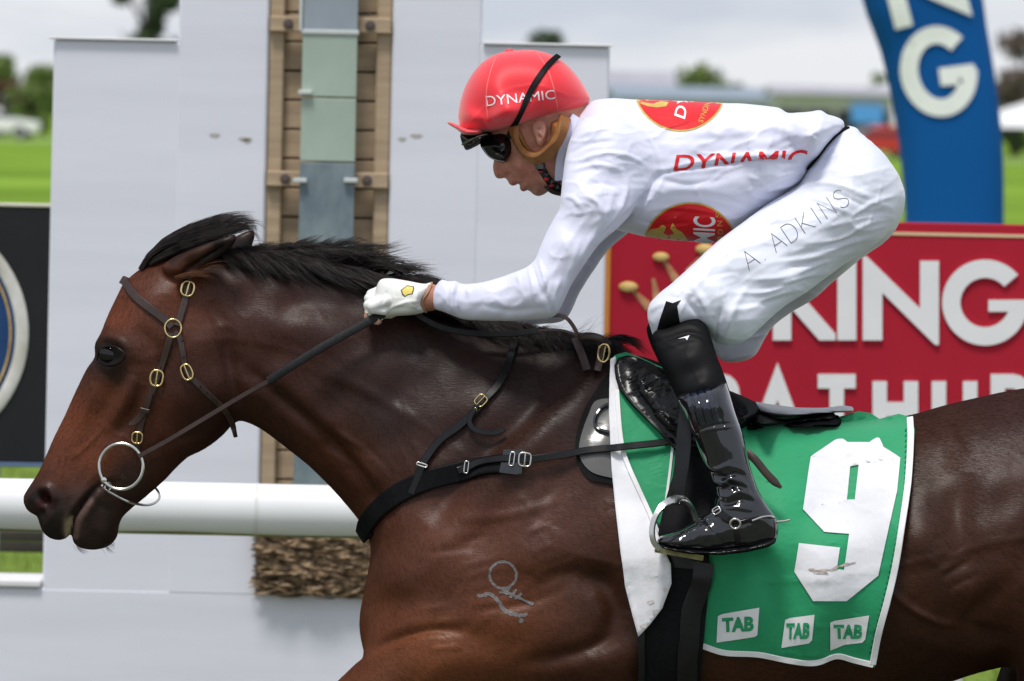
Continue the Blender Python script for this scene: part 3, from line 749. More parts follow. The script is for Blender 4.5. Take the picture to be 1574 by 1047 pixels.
pv = [(-420, -300, M_refblue), (-300, -180, M_refgreen), (-180, -60, M_refgreen), (-60, 49, M_refgrey), (49, 150, M_refgreen), (150, 249, M_refgreen), (249, 420, M_refblue), (420, 640, M_refgrey), (640, 800, M_refblue)]  # pane tones paint in what the mirror reflects
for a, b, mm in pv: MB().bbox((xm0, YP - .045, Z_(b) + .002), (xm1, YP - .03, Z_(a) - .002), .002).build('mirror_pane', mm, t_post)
for a in (-180, 49, 640): MB().bbox((xm0 - .004, YP - .05, Z_(a) - .007), (xm1 + .004, YP - .028, Z_(a) + .005), .002).build('mirror_joint', M_clip, t_post)
MB().bbox((xm0 - .010, YP - .052, Z_(49)), (xm0 - .001, YP - .02, ztop - .02), .002).build('mirror_edge', M_clip, t_post)
for px, py in ((470, 142), (462, 277), (540, 277)):
    x, z = X_(px, py), Z_(py, px); MB().bbox((x - .018, YP - .062, z - .006), (x + .018, YP - .03, z + .006), .002).build('clip', M_clip, t_post)
M_stain = pm('paint_scuff', (.45, .42, .38), .8, .2, 20)
for px, py, w in ((377, 214, 10), (380, 217, 6), (640, 209, 9), (618, 214, 6), (330, 208, 8)):
    x, z = X_(px, py), Z_(py, px); V = [(x + w * cP * math.cos(a) * (1 + .3 * math.sin(3 * a)), YP - .0015, z + 3.0 * cP * math.sin(a)) for a in np.linspace(0, 6.28, 12, endpoint=False)]
    obj('scuff', V, [tuple(range(12))], M_stain, t_post, False)

# dry brown brush packed in the foot of the slot
def straw(name, n, lo, hi, seed, mat):
    r = np.random.default_rng(seed); V, F = [], []
    for i in range(n):
        c = r.uniform(lo, hi); L = r.uniform(.04, .13); a = r.normal(0, .16); b = r.normal(0, .3); d = np.array([math.cos(a) * math.cos(b), math.sin(b), math.sin(a)]); w = r.uniform(.002, .008)
        u = np.cross(d, r.normal(0, 1, 3)); u /= np.linalg.norm(u); bend = r.normal(0, .008, 3); k = len(V)
        for s_, ww in ((-.5, .4), (-.1, 1), (.25, .9), (.5, .15)): p = c + d * L * s_ + bend * (1 - 4 * s_ * s_); V += [p - u * w * ww, p + u * w * ww]
        F += [(k, k + 1, k + 3, k + 2), (k + 2, k + 3, k + 5, k + 4), (k + 4, k + 5, k + 7, k + 6)]
    return obj(name, V, F, mat, None, False)
M_straw = pm('dry_brush', (.13, .085, .05), .9, .5, 40, base2=(.33, .23, .14))
s_ = straw('dry_brush', 5200, (xc + jw * .9, YP - .04, zb + .004), (xd - jw * .9, YP + .04, Z_(803)), 5, M_straw); tag(s_, 'dry brown brush stuffed in the foot of the post slot', 'dry brush', kind='stuff')

# ================================================================== dark sign with round emblem
YB = 6.4; cB = S * (D + YB) / D
M_black = pm('sign_black', (.012, .012, .014), .5, .1); M_dkblue = pm('emblem_blue', (.012, .05, .16), .4, .15, 4); M_ring = pm('emblem_ring', (.55, .53, .45), .5, .15, 6, base2=(.68, .67, .66))
x0, x1 = W(-560, 500, YB)[0], W(100, 500, YB)[0]; z1, z0 = W(30, 318, YB)[2], W(30, 711, YB)[2]
t_b = thing('emblem_sign', 'black board with a round blue and cream emblem beside the grey post', 'sign', ((x0 + x1) / 2, YB, 0))
MB().bbox((x0, YB, z0), (x1, YB + .03, z1), .003).build('board', M_black, t_b)
MB().bbox((x0, YB - .004, z1 + .0005), (x1, YB + .034, z1 + .010), .002).build('frame_rail', pm('frame_cream', (.7, .66, .55), .5), t_b)
MB().bbox((x0, YB - .004, z0 - .012), (x1, YB + .034, z0 - .0005), .002).build('frame_rail', pm('frame_blue', (.10, .16, .30), .5), t_b)
ec = W(-147, 512, YB); R = 191 * cB
MB().lathe((ec[0], YB - .006, ec[2]), [(R, .008), (R, 0), (R - .008, -.004), (R - .030, -.004), (R - .036, 0), (R - .036, .008)], 72, 1).build('emblem_ring', M_ring, t_b)
MB().lathe((ec[0], YB - .001, ec[2]), [(R - .036, .003), (R - .036, 0), (.01, -.001)], 72, 1).build('emblem_disc', M_dkblue, t_b)
P = [(ec[0] + (R - .05) * math.cos(a), YB - .006, ec[2] + (R - .05) * math.sin(a)) for a in np.linspace(0, 6.28, 72, endpoint=False)]
MB().tube(P, .003, 6, True).build('emblem_line', M_gold, t_b)
for xx in (x0 + .2, x1 - .2): MB().tube([(xx, YB + .05, 0), (xx, YB + .05, z1 - .03)], .025, 10).build('post', M_steel, t_b)
# low timber rail behind the base
z = W(20, 832, 7.2)[2]; xx0, xx1 = W(-500, 832, 7.2)[0], W(75, 832, 7.2)[0]
t_k = thing('timber_barrier', 'low dark timber rail behind the white running rail', 'barrier', ((xx0 + xx1) / 2, 7.2, 0))
M_dkt = pm('timber_dark', (.05, .045, .04), .85, .3, 4, .3, 30, stretch=(1, 1, 10))
for dz in (-1, 1): MB().bbox((xx0, 7.18, z + dz * .016 - .0145), (xx1, 7.22, z + dz * .016 + .0145), .003).build('rail', M_dkt, t_k)
for f in (.1, .45, .72): MB().bbox((xx0 + (xx1 - xx0) * f - .04, 7.221, 0), (xx0 + (xx1 - xx0) * f + .04, 7.30, z + .03), .004).build('post', M_dkt, t_k)

# ================================================================== running rail
YR = 3.0; cR = S * (D + YR) / D
M_rail = pm('rail_white', (.80, .81, .82), .35, .03, 3, coat=.2); M_rgreen = pm('rail_green', (.30, .33, .10), .8, .3, 6, stretch=(1, 1, 1))
zc = W(270, 781, YR)[2]; rr = .061
t_r = thing('running_rail', 'white plastic running rail behind the horse', 'rail', (0, YR, 0))
xj = [-6.2, W(395, 780, YR)[0], 3.2, 8.0]
for a, b in zip(xj[:-1], xj[1:]):
    MB().tube([(a + .0015, YR, zc), (b - .0015, YR, zc)], rr, 40).build('rail_tube', M_rail, t_r)
for x in xj[1:3]: MB().tube([(x - .004, YR, zc), (x + .004, YR, zc)], rr + .0012, 40).build('joint_band', pm('rail_joint', (.66, .66, .64), .5), t_r)
V, F = [], []                                            # green band along the underside
for i, x in enumerate(np.linspace(-6, 7.9, 120)):
    for k in range(7):
        a = math.radians(-118 + k * 9 + 6 * math.sin(i * 1.3 + k)); V.append((x, YR + (rr + .0012) * math.cos(a) * (1), zc + (rr + .0012) * math.sin(a)))
V = [(x, 2 * YR - y, z) for x, y, z in V]
F = [(i * 7 + k, (i + 1) * 7 + k, (i + 1) * 7 + k + 1, i * 7 + k + 1) for i in range(119) for k in range(6)]
V2 = np.array(V); obj('green_strip', V2, F, M_rgreen, t_r)
for x in (-5.2, -2.6, 1.1, 4.6):
    MB().tube(cr_spline(np.array([(x, YR + .75, -.05), (x, YR + .75, .55), (x, YR + .68, .85), (x, YR + .4, zc - .12), (x, YR + .04, zc - .03)]), .06), .026, 12).build('rail_post', M_rail, t_r)

# ================================================================== HORSE
body_poly = [(216, 413), (190, 436), (181, 453), (168, 480), (155, 513), (146, 530), (146, 548), (134, 566), (118, 598), (99, 640), (82, 674), (71, 700), (58, 728),
    (46, 746), (36, 764), (38, 778), (46, 788), (56, 793), (61, 806), (66, 818), (76, 827), (89, 830.5), (101, 828), (107, 823), (109, 818), (111, 822), (112, 832), (119, 840), (132, 844.5), (149, 845), (164, 841),
    (175, 833), (181, 822), (183, 808), (188, 796), (203, 781), (226, 762), (252, 739), (273, 717), (290, 702), (307, 694), (329, 680), (346, 665), (357, 653), (368, 647), (382, 650), (401, 659), (428, 678), (451, 696),
    (474, 714), (503, 742), (527, 769), (548, 795), (560, 812), (569, 836), (569, 858), (563, 893), (557, 922), (553, 945), (553, 970), (558, 997), (560, 1008), (544, 1023), (519, 1047), (486, 1080), (500, 1130), (560, 1150), (650, 1128),
    (760, 1128), (900, 1135), (1050, 1130), (1200, 1110), (1330, 1083), (1400, 1064), (1460, 1047), (1486, 1038), (1523, 1028), (1560, 1022), (1590, 1030), (1640, 1090), (1720, 1150), (1800, 1130), (1860, 1040), (1905, 930), (1915, 820), (1880, 710), (1800, 635), (1700, 600), (1640, 592), (1574, 597), (1500, 612), (1450, 624), (1400, 638),
    (1330, 648), (1250, 650), (1180, 640), (1110, 620), (1050, 594), (1000, 562), (960, 538), (920, 524), (880, 518), (820, 512), (760, 500), (700, 480), (640, 456), (580, 432), (520, 415), (450, 402), (400, 394), (340, 386), (290, 384), (250, 392)]
hctrl = [(62, 770, .040), (95, 800, .040), (150, 815, .036), (110, 730, .043), (110, 680, .034), (150, 660, .048), (190, 690, .056), (170, 600, .066), (200, 650, .070), (170, 545, .086), (200, 500, .092), (235, 440, .080), (260, 560, .093), (290, 610, .090), (320, 640, .078), (300, 480, .080),
    (380, 450, .066), (390, 540, .088), (420, 640, .075), (470, 440, .058), (490, 560, .100), (520, 680, .100), (600, 470, .055), (600, 580, .115), (600, 720, .145), (700, 520, .075), (700, 650, .150), (650, 850, .205), (720, 760, .19),
    (600, 900, .16), (590, 980, .165), (640, 1060, .18), (800, 560, .10), (820, 700, .20), (800, 880, .245), (760, 1010, .23), (940, 600, .14), (930, 700, .215), (930, 850, .265), (900, 1050, .24), (1080, 680, .17), (1080, 850, .285), (1080, 1050, .23), (1250, 720, .20), (1250, 850, .30), (1250, 1000, .26),
    (1400, 700, .18), (1400, 850, .29), (1450, 960, .25), (1520, 680, .20), (1550, 820, .28), (1550, 950, .25), (1700, 800, .27), (1800, 850, .23), (1700, 1050, .20), (1640, 650, .16)]
hb = Inf(body_poly, hctrl, 0.0, 4.0, 5.0, 11.0)
ear_n = Inf([(258, 424), (250, 410), (266, 396), (292, 384), (320, 373.5), (345, 365), (362, 359), (365, 364), (360, 376), (346, 390), (325, 404), (300, 420), (280, 430)], [(275, 410, .030, -.066), (320, 388, .025, -.098), (355, 366, .012, -.118)], -.08, 1.5, 3.0, pad=36)
ear_f = Inf([(330, 400), (345, 376), (365, 362), (386, 354), (391, 358), (388, 375), (375, 395), (350, 408)], [(350, 390, .022, .065), (380, 365, .012, .095)], .07, 1.5, 3.0, pad=36)
hx = np.concatenate([np.arange(-1.0, -.44, .0034), np.arange(-.44, 1.02, .005), np.arange(1.02, 1.58, .012)])
hz = np.concatenate([np.arange(-.03, .82, .013), np.arange(.82, 1.86, .0044)]); hy = np.arange(-.36, .361, .005)
def leg(pts, radii, k=.05): return [(W(*pts[i]), W(*pts[i + 1]), radii[i], radii[i + 1], k if i == 0 else .02) for i in range(len(pts) - 1)]
cones = []
cones += leg([(680, 1010, -.13), (545, 1125, -.12), (425, 1255, -.11), (405, 1280, -.11), (330, 1420, -.11), (322, 1455, -.11), (345, 1492, -.11), (350, 1530, -.11)], [.105, .082, .050, .048, .030, .037, .030, .045])
cones += leg([(760, 1060, .12), (800, 1200, .11), (830, 1340, .11), (835, 1365, .11), (960, 1430, .11), (985, 1445, .11), (1010, 1490, .11), (1000, 1530, .11)], [.10, .075, .048, .047, .03, .036, .03, .045])
for sy, dx in ((-.14, 0), (.14, 60)):
    cones += leg([(1690, 960, sy), (1640 - dx, 1150, sy), (1770 - dx, 1340, sy), (1775 - dx, 1365, sy), (1690 - dx, 1560, sy), (1683 - dx, 1600, sy), (1640 - dx, 1655, sy), (1615 - dx, 1740, sy)], [.16, .10, .055, .05, .034, .042, .034, .05])
F = hb.field(hx, hy, hz)
for e, k in ((ear_n, .012), (ear_f, .010)):
    g = e.field(hx, hy, hz); F = smin(F, g, k)
for c in cones: add_cone(F, hx, hy, hz, *c)
hV, hQ = surfnet(F, hx, hy, hz); del F
hV = relax(hV, hQ, 3)
i = np.argmax(hV[:, 2]); 
if vnormals(hV, hQ)[i, 2] < 0: hQ = hQ[:, ::-1].copy()
# keep the largest connected surface only
hs = [
    # eye region
    ([(176, 520)], 30, .006), ([(150, 525), (168, 519), (186, 524), (196, 534)], 6, .0055), ([(152, 560), (166, 567), (184, 562), (194, 548)], 6, .0035), ([(171, 545)], 16, -.005),
    ([(176, 495), (186, 470), (190, 455)], 10, -.004), ([(205, 505), (225, 520), (235, 545)], 16, -.007), ([(160, 478), (165, 500), (178, 503)], 5, .0015),
    # facial crest, cheek groove
    ([(205, 575), (190, 620), (172, 655)], 11, .008), ([(222, 590), (200, 640), (178, 670)], 11, -.007), ([(186, 575), (165, 620), (150, 650)], 13, -.005),
    ([(150, 585), (130, 640), (108, 700)], 14, .0035), ([(110, 705), (135, 685), (160, 655)], 3.5, .0025),
    # jaw disc and its rim
    ([(290, 610)], 60, .008), ([(235, 640), (270, 680), (320, 670), (350, 630)], 12, .003), ([(258, 520), (250, 570), (240, 620)], 16, -.004), ([(345, 500), (352, 560), (368, 630)], 14, -.012), ([(322, 460), (338, 500)], 14, -.006),
    ([(215, 700), (260, 680), (310, 665)], 8, -.003),
    # nostril
    ([(52, 764), (60, 752), (72, 750), (81, 760), (82, 775)], 7, .006), ([(60, 758), (67, 766), (71, 778)], 8.5, -.026), ([(58, 786), (66, 794)], 7, -.009), ([(84, 785), (76, 800), (70, 812)], 6, .004), ([(92, 742), (96, 765), (92, 785)], 10, -.003),
    # mouth
    ([(109, 819), (113, 795), (128, 772), (150, 748)], 4.5, -.013), ([(103, 800), (120, 768), (140, 748)], 8, .003), ([(128, 800), (142, 772), (158, 752)], 9, .004), ([(166, 735), (174, 746), (176, 760)], 5, -.004), ([(158, 748)], 8, -.006), ([(178, 742), (182, 755)], 4, .002),
    ([(160, 815)], 20, .005), ([(150, 775), (180, 790)], 8, -.003), ([(195, 690), (185, 720), (180, 740)], 16, .003),
    # neck
    ([(150, 590), (135, 630), (118, 660)], 3, .0012), ([(205, 690), (190, 670), (170, 668)], 3, .0012), ([(120, 760), (140, 735), (170, 715)], 3, .0010), ([(355, 480), (420, 500), (500, 520), (580, 560)], 34, .006), ([(370, 560), (430, 610), (520, 690), (600, 790)], 14, -.012), ([(400, 560), (480, 640), (560, 720), (640, 820)], 34, .008), ([(395, 640), (470, 700), (540, 780)], 16, .006),
    ([(420, 470), (520, 470), (600, 500)], 18, -.004), ([(640, 560), (600, 640), (610, 700)], 22, -.004), ([(470, 560), (560, 600), (640, 650)], 10, .0025),
    ([(520, 660), (560, 690)], 5, .002), ([(500, 690), (545, 720)], 5, .002), ([(490, 710), (530, 745)], 4, -.0018), ([(560, 680), (590, 715)], 5, -.002),
    # shoulder and chest
    ([(880, 560), (800, 640), (720, 720), (650, 810)], 24, -.014), ([(930, 560), (850, 650), (770, 740), (690, 830), (640, 900)], 26, .010), ([(920, 640), (860, 740), (800, 840)], 22, -.006), ([(620, 880)], 45, .012), ([(700, 900), (800, 960), (900, 960)], 45, .010), ([(840, 800), (800, 880)], 40, .007),
    ([(562, 1006), (600, 985), (660, 968), (720, 972)], 10, -.010), ([(600, 1030), (700, 1010), (800, 1030)], 30, .008), ([(860, 880), (930, 900), (945, 950), (900, 1010)], 22, -.016), ([(800, 1020), (880, 1005), (960, 975)], 14, -.010),
    ([(700, 800), (790, 790), (880, 760)], 9, .003), ([(660, 850), (730, 840)], 7, -.003), ([(720, 940), (800, 930), (870, 905)], 8, -.003), ([(640, 940), (690, 930)], 6, .002), ([(940, 780), (960, 860), (960, 940)], 20, .006),
    # flank
    ([(1366, 906), (1400, 935), (1440, 955), (1470, 962)], 6, .005), ([(1480, 720), (1470, 800), (1490, 880)], 24, -.010), ([(1420, 690), (1410, 800), (1430, 880)], 26, .005), ([(1540, 900), (1490, 960), (1560, 985)], 16, -.010), ([(1530, 850)], 50, .008), ([(1440, 860), (1480, 840)], 5, -.0025), ([(1445, 885), (1490, 862)], 5, -.0025), ([(1455, 905), (1500, 885)], 5, -.002), ([(1450, 650), (1480, 690)], 8, -.003), ([(1400, 980), (1480, 1000), (1570, 990)], 14, .006)]
rw = np.random.default_rng(21)                           # skin ripples and small veins
for cx, cy, a, n, sp_, ln in ((505, 690, .9, 7, 11, 40), (560, 730, 1.0, 6, 10, 36), (1460, 870, -.5, 7, 12, 45), (740, 880, -.25, 6, 22, 70), (850, 850, -.4, 5, 20, 60), (640, 700, 1.2, 5, 18, 60), (690, 980, -.1, 5, 16, 70)):
    for k in range(n):
        o = (k - n / 2) * sp_ + rw.uniform(-4, 4); dx, dy = math.cos(a), math.sin(a); x, y = cx - dy * o + rw.uniform(-12, 12), cy + dx * o + rw.uniform(-12, 12); l = ln * rw.uniform(.5, 1.1)
        hs.append(([(x - dx * l / 2, y - dy * l / 2), (x + rw.uniform(-3, 3), y + rw.uniform(-3, 3)), (x + dx * l / 2, y + dy * l / 2)], rw.uniform(4, 6), rw.choice([-1, 1]) * rw.uniform(.0008, .0018)))
hs = [(q[0], q[1] * .92, q[2] * (1.12 if q[1] < 30 else 1.0)) + tuple(q[3:]) for q in hs]
hV = strokes(hV, hQ, hs, True)
P_ = hV.copy(); P_[:, 1] = -np.abs(P_[:, 1]); qx, qy = proj(P_); N_ = vnormals(hV, hQ)
hV = hV + N_ * (np.abs(N_[:, 1]) * (.0022 * fbm(qx, qy, 24, 18, 3, 2, .6) + .0007 * (ridged(qx, qy, 30, 22, 71, .8) - .4) * (qx > 0) + .0022 * fbm(qx, qy, 60, 48, 9, 1, -.4) * np.clip((qx - 380) / 90, 0, 1)))[:, None]
# ear hollow
hV = strokes(hV, hQ, [([(284, 418), (306, 405), (330, 391), (350, 376)], 8, -.017), ([(270, 405), (295, 389), (322, 378), (352, 364)], 4.5, .004), ([(300, 420), (325, 405), (346, 390)], 4, .003), ([(262, 424), (285, 430)], 7, -.005)], True)

# coat colours (bay: dark top, redder face, chest and forearm, black points)
cc = np.array([(120, 640, .125, .038, .016), (165, 600, .105, .034, .016), (140, 700, .105, .033, .015), (95, 720, .085, .028, .014), (75, 775, .022, .015, .013), (90, 815, .016, .012, .011), (150, 820, .030, .018, .015), (140, 780, .045, .030, .026),
    (185, 480, .100, .032, .016), (220, 440, .075, .026, .015), (172, 545, .012, .009, .008), (172, 575, .022, .013, .010), (205, 550, .065, .023, .013), (240, 640, .065, .022, .012), (290, 600, .058, .019, .012), (330, 650, .035, .013, .010), (250, 720, .040, .015, .010), (200, 740, .030, .016, .013),
    (400, 480, .052, .019, .014), (480, 520, .050, .019, .014), (400, 560, .060, .020, .012), (420, 640, .055, .018, .010), (560, 520, .040, .017, .014), (600, 620, .034, .016, .013), (520, 720, .070, .023, .010), (650, 560, .030, .015, .013), (800, 580, .028, .014, .012), (700, 700, .045, .018, .012),
    (620, 870, .070, .026, .015), (720, 850, .075, .028, .016), (780, 950, .100, .034, .014), (660, 1000, .110, .038, .015), (600, 930, .085, .029, .013), (870, 760, .050, .021, .015), (900, 640, .032, .015, .012), (920, 870, .060, .022, .011), (900, 1010, .055, .019, .009), (960, 960, .05, .018, .009),
    (1430, 760, .065, .024, .012), (1500, 680, .045, .017, .012), (1550, 640, .040, .016, .013), (1450, 880, .070, .026, .013), (1540, 880, .06, .021, .010), (1400, 990, .05, .018, .009), (1560, 1000, .06, .022, .012), (1700, 800, .05, .018, .012), (1200, 800, .05, .02, .012), (275, 402, .075, .032, .022), (310, 385, .07, .03, .02), (345, 370, .04, .018, .014), (285, 426, .14, .036, .010), (325, 400, .03, .014, .009)])
cc[:, 2:] *= (np.where((cc[:, 0] < 262) & (cc[:, 1] < 742), 1.45, 1) * np.where((cc[:, 0] > 550) & (cc[:, 0] < 890) & (cc[:, 1] > 740), 1.55, 1) * np.where((cc[:, 0] > 1350) & (cc[:, 1] > 740), .85, 1) * np.where((cc[:, 0] > 390) & (cc[:, 0] < 910) & (cc[:, 1] < 710), .85, 1))[:, None]  # face colours lifted to carry the light on that side; other areas scaled
wt = 1 / ((qx[:, None] - cc[:, 0]) ** 2 + (qy[:, None] - cc[:, 1]) ** 2 + 150) ** 1.6; wt /= wt.sum(1)[:, None]
hcol = wt @ cc[:, 2:]
def g2(cx, cy, rx, ry): return np.exp(-((qx - cx) / rx) ** 2 - ((qy - cy) / ry) ** 2)
def mixc(c, w):
    global hcol
    hcol = hcol * (1 - w[:, None]) + np.array(c) * w[:, None]
mixc((.010, .007, .007), np.clip(1.3 * g2(172, 546, 26, 17), 0, 1))
dcr, _ = seg_dist(qx, qy, cr_spline(np.array([(300, 384), (400, 393), (520, 414), (640, 455), (760, 500), (880, 518), (960, 538)], float), 8), False)
mixc((.010, .008, .008), np.clip(np.exp(-(dcr / np.interp(qx, [330, 400, 900], [20, 34, 34])) ** 4), 0, 1) * (qx > 330))
mixc((.075, .022, .024), np.clip(1.2 * g2(68, 768, 12, 14), 0, 1)); mixc((.34, .28, .20), np.clip(1.5 * g2(104, 811, 5.5, 13), 0, 1) * .9); mixc((.10, .055, .05), np.clip(1.2 * g2(121, 800, 7, 20), 0, 1) * .8)
for pl, rr_, col_, wt_ in (([(104, 822), (106, 808), (110, 797)], 4.5, (.46, .39, .26), 1.0), ([(116, 824), (120, 802), (140, 770)], 5, (.20, .13, .115), .85), ([(110.5, 821), (114, 797), (130, 770), (150, 746)], 2.3, (.006, .004, .004), 1.0), ([(48, 770), (54, 762), (62, 760)], 6, (.008, .006, .006), .9)):
    dm, _ = seg_dist(qx, qy, np.array(pl, float), False); mixc(col_, np.exp(-(dm / rr_) ** 4) * wt_)
zl_leg = np.clip((.62 - hV[:, 2]) / .15, 0, 1); mixc((.012, .010, .010), zl_leg)
din, _ = seg_dist(qx, qy, np.array([(284, 418), (306, 405), (330, 391), (350, 376)]), False); mixc((.022, .012, .009), np.exp(-(din / 7) ** 2) * .9); din, _ = seg_dist(qx, qy, np.array([(262, 402), (292, 384), (320, 374), (362, 360)]), False); mixc((.016, .011, .010), np.exp(-(din / 4) ** 2) * .8)
hcol *= np.array([.90, .82, .77]) * (1 + .16 * fbm(qx, qy, 30, 30, 5, 3))[:, None].clip(.6, 1.5)
M_coat = pm('bay_coat', (1, 1, 1), .47, .26, 260, .42, 420, coat=0.0, sheen=.0, gloss=(.013, .36, .006, .6), attr='coat', stretch=(.16, 1, 1), bdist=.0014, rvar=.05)
t_h = thing('racehorse', 'dark bay racehorse at full gallop wearing a green number nine saddle cloth', 'horse', (.2, 0, 0))
obj('body', hV, hQ, M_coat, t_h, True, col=hcol)
B_h = bvh(hV, hQ)
# the short coat itself: fine hairs lying back over the skin, in the colour of the skin below them
def coat_hairs(n, seed):
    r = np.random.default_rng(seed); N = vnormals(hV, hQ); a = hV[hQ]; ar = np.linalg.norm(np.cross(a[:, 2] - a[:, 0], a[:, 3] - a[:, 1]), axis=1) / 2
    cx_, cy_ = qx[hQ].mean(1), qy[hQ].mean(1); ok = (a[:, :, 2].mean(1) > .78) & (np.hypot(cx_ - 172, (cy_ - 546) * 1.4) > 27) & ~((cx_ < 190) & (cy_ > 738)) & ~((cx_ > 245) & (cx_ < 395) & (cy_ < 430))
    ar = ar * ok * np.where(cx_ < 420, 1.7, 1.0) * np.where(cx_ > 1600, .3, 1); f = r.choice(len(hQ), n, p=ar / ar.sum()); u, v = r.uniform(0, 1, (2, n, 1)); q = hQ[f]
    mixv = lambda A: (A[q[:, 0]] * (1 - u) + A[q[:, 1]] * u) * (1 - v) + (A[q[:, 3]] * (1 - u) + A[q[:, 2]] * u) * v
    p, nn, col = mixv(hV), mixv(N), mixv(hcol); nn /= np.linalg.norm(nn, axis=1)[:, None]; x = cx_[f]
    ang = np.interp(x, [60, 250, 330, 600, 900, 1300, 1600], [115, 100, 60, 55, 40, 25, 50]) + r.normal(0, 13, n) + 18 * np.sin(p[:, 0] * 9 + p[:, 2] * 7); ang = np.radians(ang)
    d = np.stack([np.cos(ang), np.zeros(n), -np.sin(ang)], 1); d -= nn * (d * nn).sum(1)[:, None]; d /= np.linalg.norm(d, axis=1)[:, None] + 1e-9; w = np.cross(nn, d)
    L = r.uniform(.007, .014, (n, 1)) * np.where(x < 420, .75, 1)[:, None]; hw = .00032
    V = np.stack([p - w * hw + nn * .0001, p + w * hw + nn * .0001, p + d * L + nn * .0009], 1).reshape(-1, 3); col = np.repeat(np.clip(col * r.uniform(.45, 1.6, (n, 1)), 0, 1), 3, 0)
    o = obj('coat_hair', V, np.arange(3 * n).reshape(-1, 3), pm('coat_hair', (1, 1, 1), .5, .05, 5, gloss=(.016, .38), attr='coat'), t_h, False, kind='stuff', col=col)
coat_hairs(240000, 91)

# eye
M_eye = pm('horse_eye', (.005, .0035, .0035), .10, .2, 20, gloss=(.035, .06)); M_lid = pm('eyelid', (.010, .007, .007), .35, .1, gloss=(.012, .35))
eh, en = cast(171, 546, B_h)
for sgn in (1, -1):
    c = np.array([eh[0] + .001, sgn * (eh[1] + .012), eh[2]])
    mb_ = MB().lathe((0, 0, 0), [(max(.0004, math.sin(a)), -math.cos(a) * sgn) for a in np.linspace(.02, math.pi - .02, 18)], 28, 1); mb_.V = [(c[0] + v[0] * .0245, c[1] + v[1] * .017, c[2] + v[2] * .0195 - v[0] * .003) for v in mb_.V]; mb_.build('eye', M_eye, t_h)
for pl in ([(151, 556), (156, 540), (168, 532), (182, 534), (193, 543)], [(152, 558), (163, 562), (177, 561), (188, 555), (194, 545)]):
    X, N, C = path3d(pl, B_h, .0035, 3, 2); n_ = len(X); MB().tube(X + np.array([0, -.002, 0]), .0022 * np.sin(np.linspace(.25, math.pi - .25, n_)) + .0007, 8).build('eyelid', M_lid, t_h)

# mane and forelock: locks of separate hairs
M_hair = pm('mane_hair', (.010, .008, .008), .42, .4, 40, gloss=(.03, .35), base2=(.024, .017, .016))
def hairs(name, guides, n, spread, rad, seed, par, mat=M_hair, curl=3.0):
    """guides: list of (px, py, Y) polylines; hairs interpolate between neighbours"""
    r = np.random.default_rng(seed); V, F = [], []; G = [np.array([g[0] * (1 - t) + g[-1] * t for t in [0]]) for g in guides]
    m = 9; GG = []
    for g in guides:
        c = cr_spline(np.array(g, float), 2.0); l = np.concatenate([[0], np.cumsum(np.linalg.norm(np.diff(c[:, :2], axis=0), axis=1))]); s = np.linspace(0, l[-1], m)
        GG.append(np.stack([np.interp(s, l, c[:, k]) for k in range(3)], 1))
    GG = np.array(GG); k = 0
    nc = max(3, n // 16); co_ = r.normal(0, 1, (nc, 3)); cf = np.sort(r.uniform(0, len(GG) - 1.001, nc)); cl_ = r.uniform(.6, 1.08, nc)
    for i in range(n):
        ci = r.integers(0, nc); f = np.clip(cf[ci] + r.normal(0, .10), 0, len(GG) - 1.001); j = int(f); a = f - j; a = np.clip(a, 0, 1)
        c = GG[j] * (1 - a) + GG[j + 1] * a; t = np.linspace(0, 1, m); lf = cl_[ci] * r.uniform(.7, 1.0); 
        c = np.stack([np.interp(t * lf, t, c[:, q], ) for q in range(3)], 1) if lf <= 1 else c
        ph = r.uniform(0, 6.28, 2); d = t ** 1.4
        ph = ph * .15 + co_[ci, :2] * 3; c[:, 0] += r.normal(0, spread * .5) + d * (r.normal(0, spread * .45) + co_[ci, 0] * spread * .9) + curl * d * np.sin(t * 5 + ph[0]); c[:, 1] += r.normal(0, spread * .3) + d * (r.normal(0, spread * .45) + co_[ci, 1] * spread * 1.2) + curl * d * np.sin(t * 6 + ph[1]); c[:, 2] += r.normal(0, .004) + d * r.normal(0, .012)
        X = WV(c[:, 0], c[:, 1], c[:, 2]); T = np.gradient(X, axis=0); T /= np.linalg.norm(T, axis=1)[:, None]; u = np.cross(T, [0, 1, 0.0]); u /= np.linalg.norm(u, axis=1)[:, None] + 1e-9; v = np.cross(T, u); R = rad * r.uniform(.6, 1.3) * (1 - .85 * t ** 2)[:, None]
        V.append(np.stack([X + u * R, X + (-.5 * u + .87 * v) * R, X + (-.5 * u - .87 * v) * R], 1).reshape(-1, 3))
        b = i * 3 * m
        for q in range(m - 1):
            for w in range(3): F.append((b + q * 3 + w, b + q * 3 + (w + 1) % 3, b + q * 3 + 3 + (w + 1) % 3, b + q * 3 + 3 + w))
    return obj(name, np.concatenate(V), np.array(F), mat, par, True, kind='stuff')
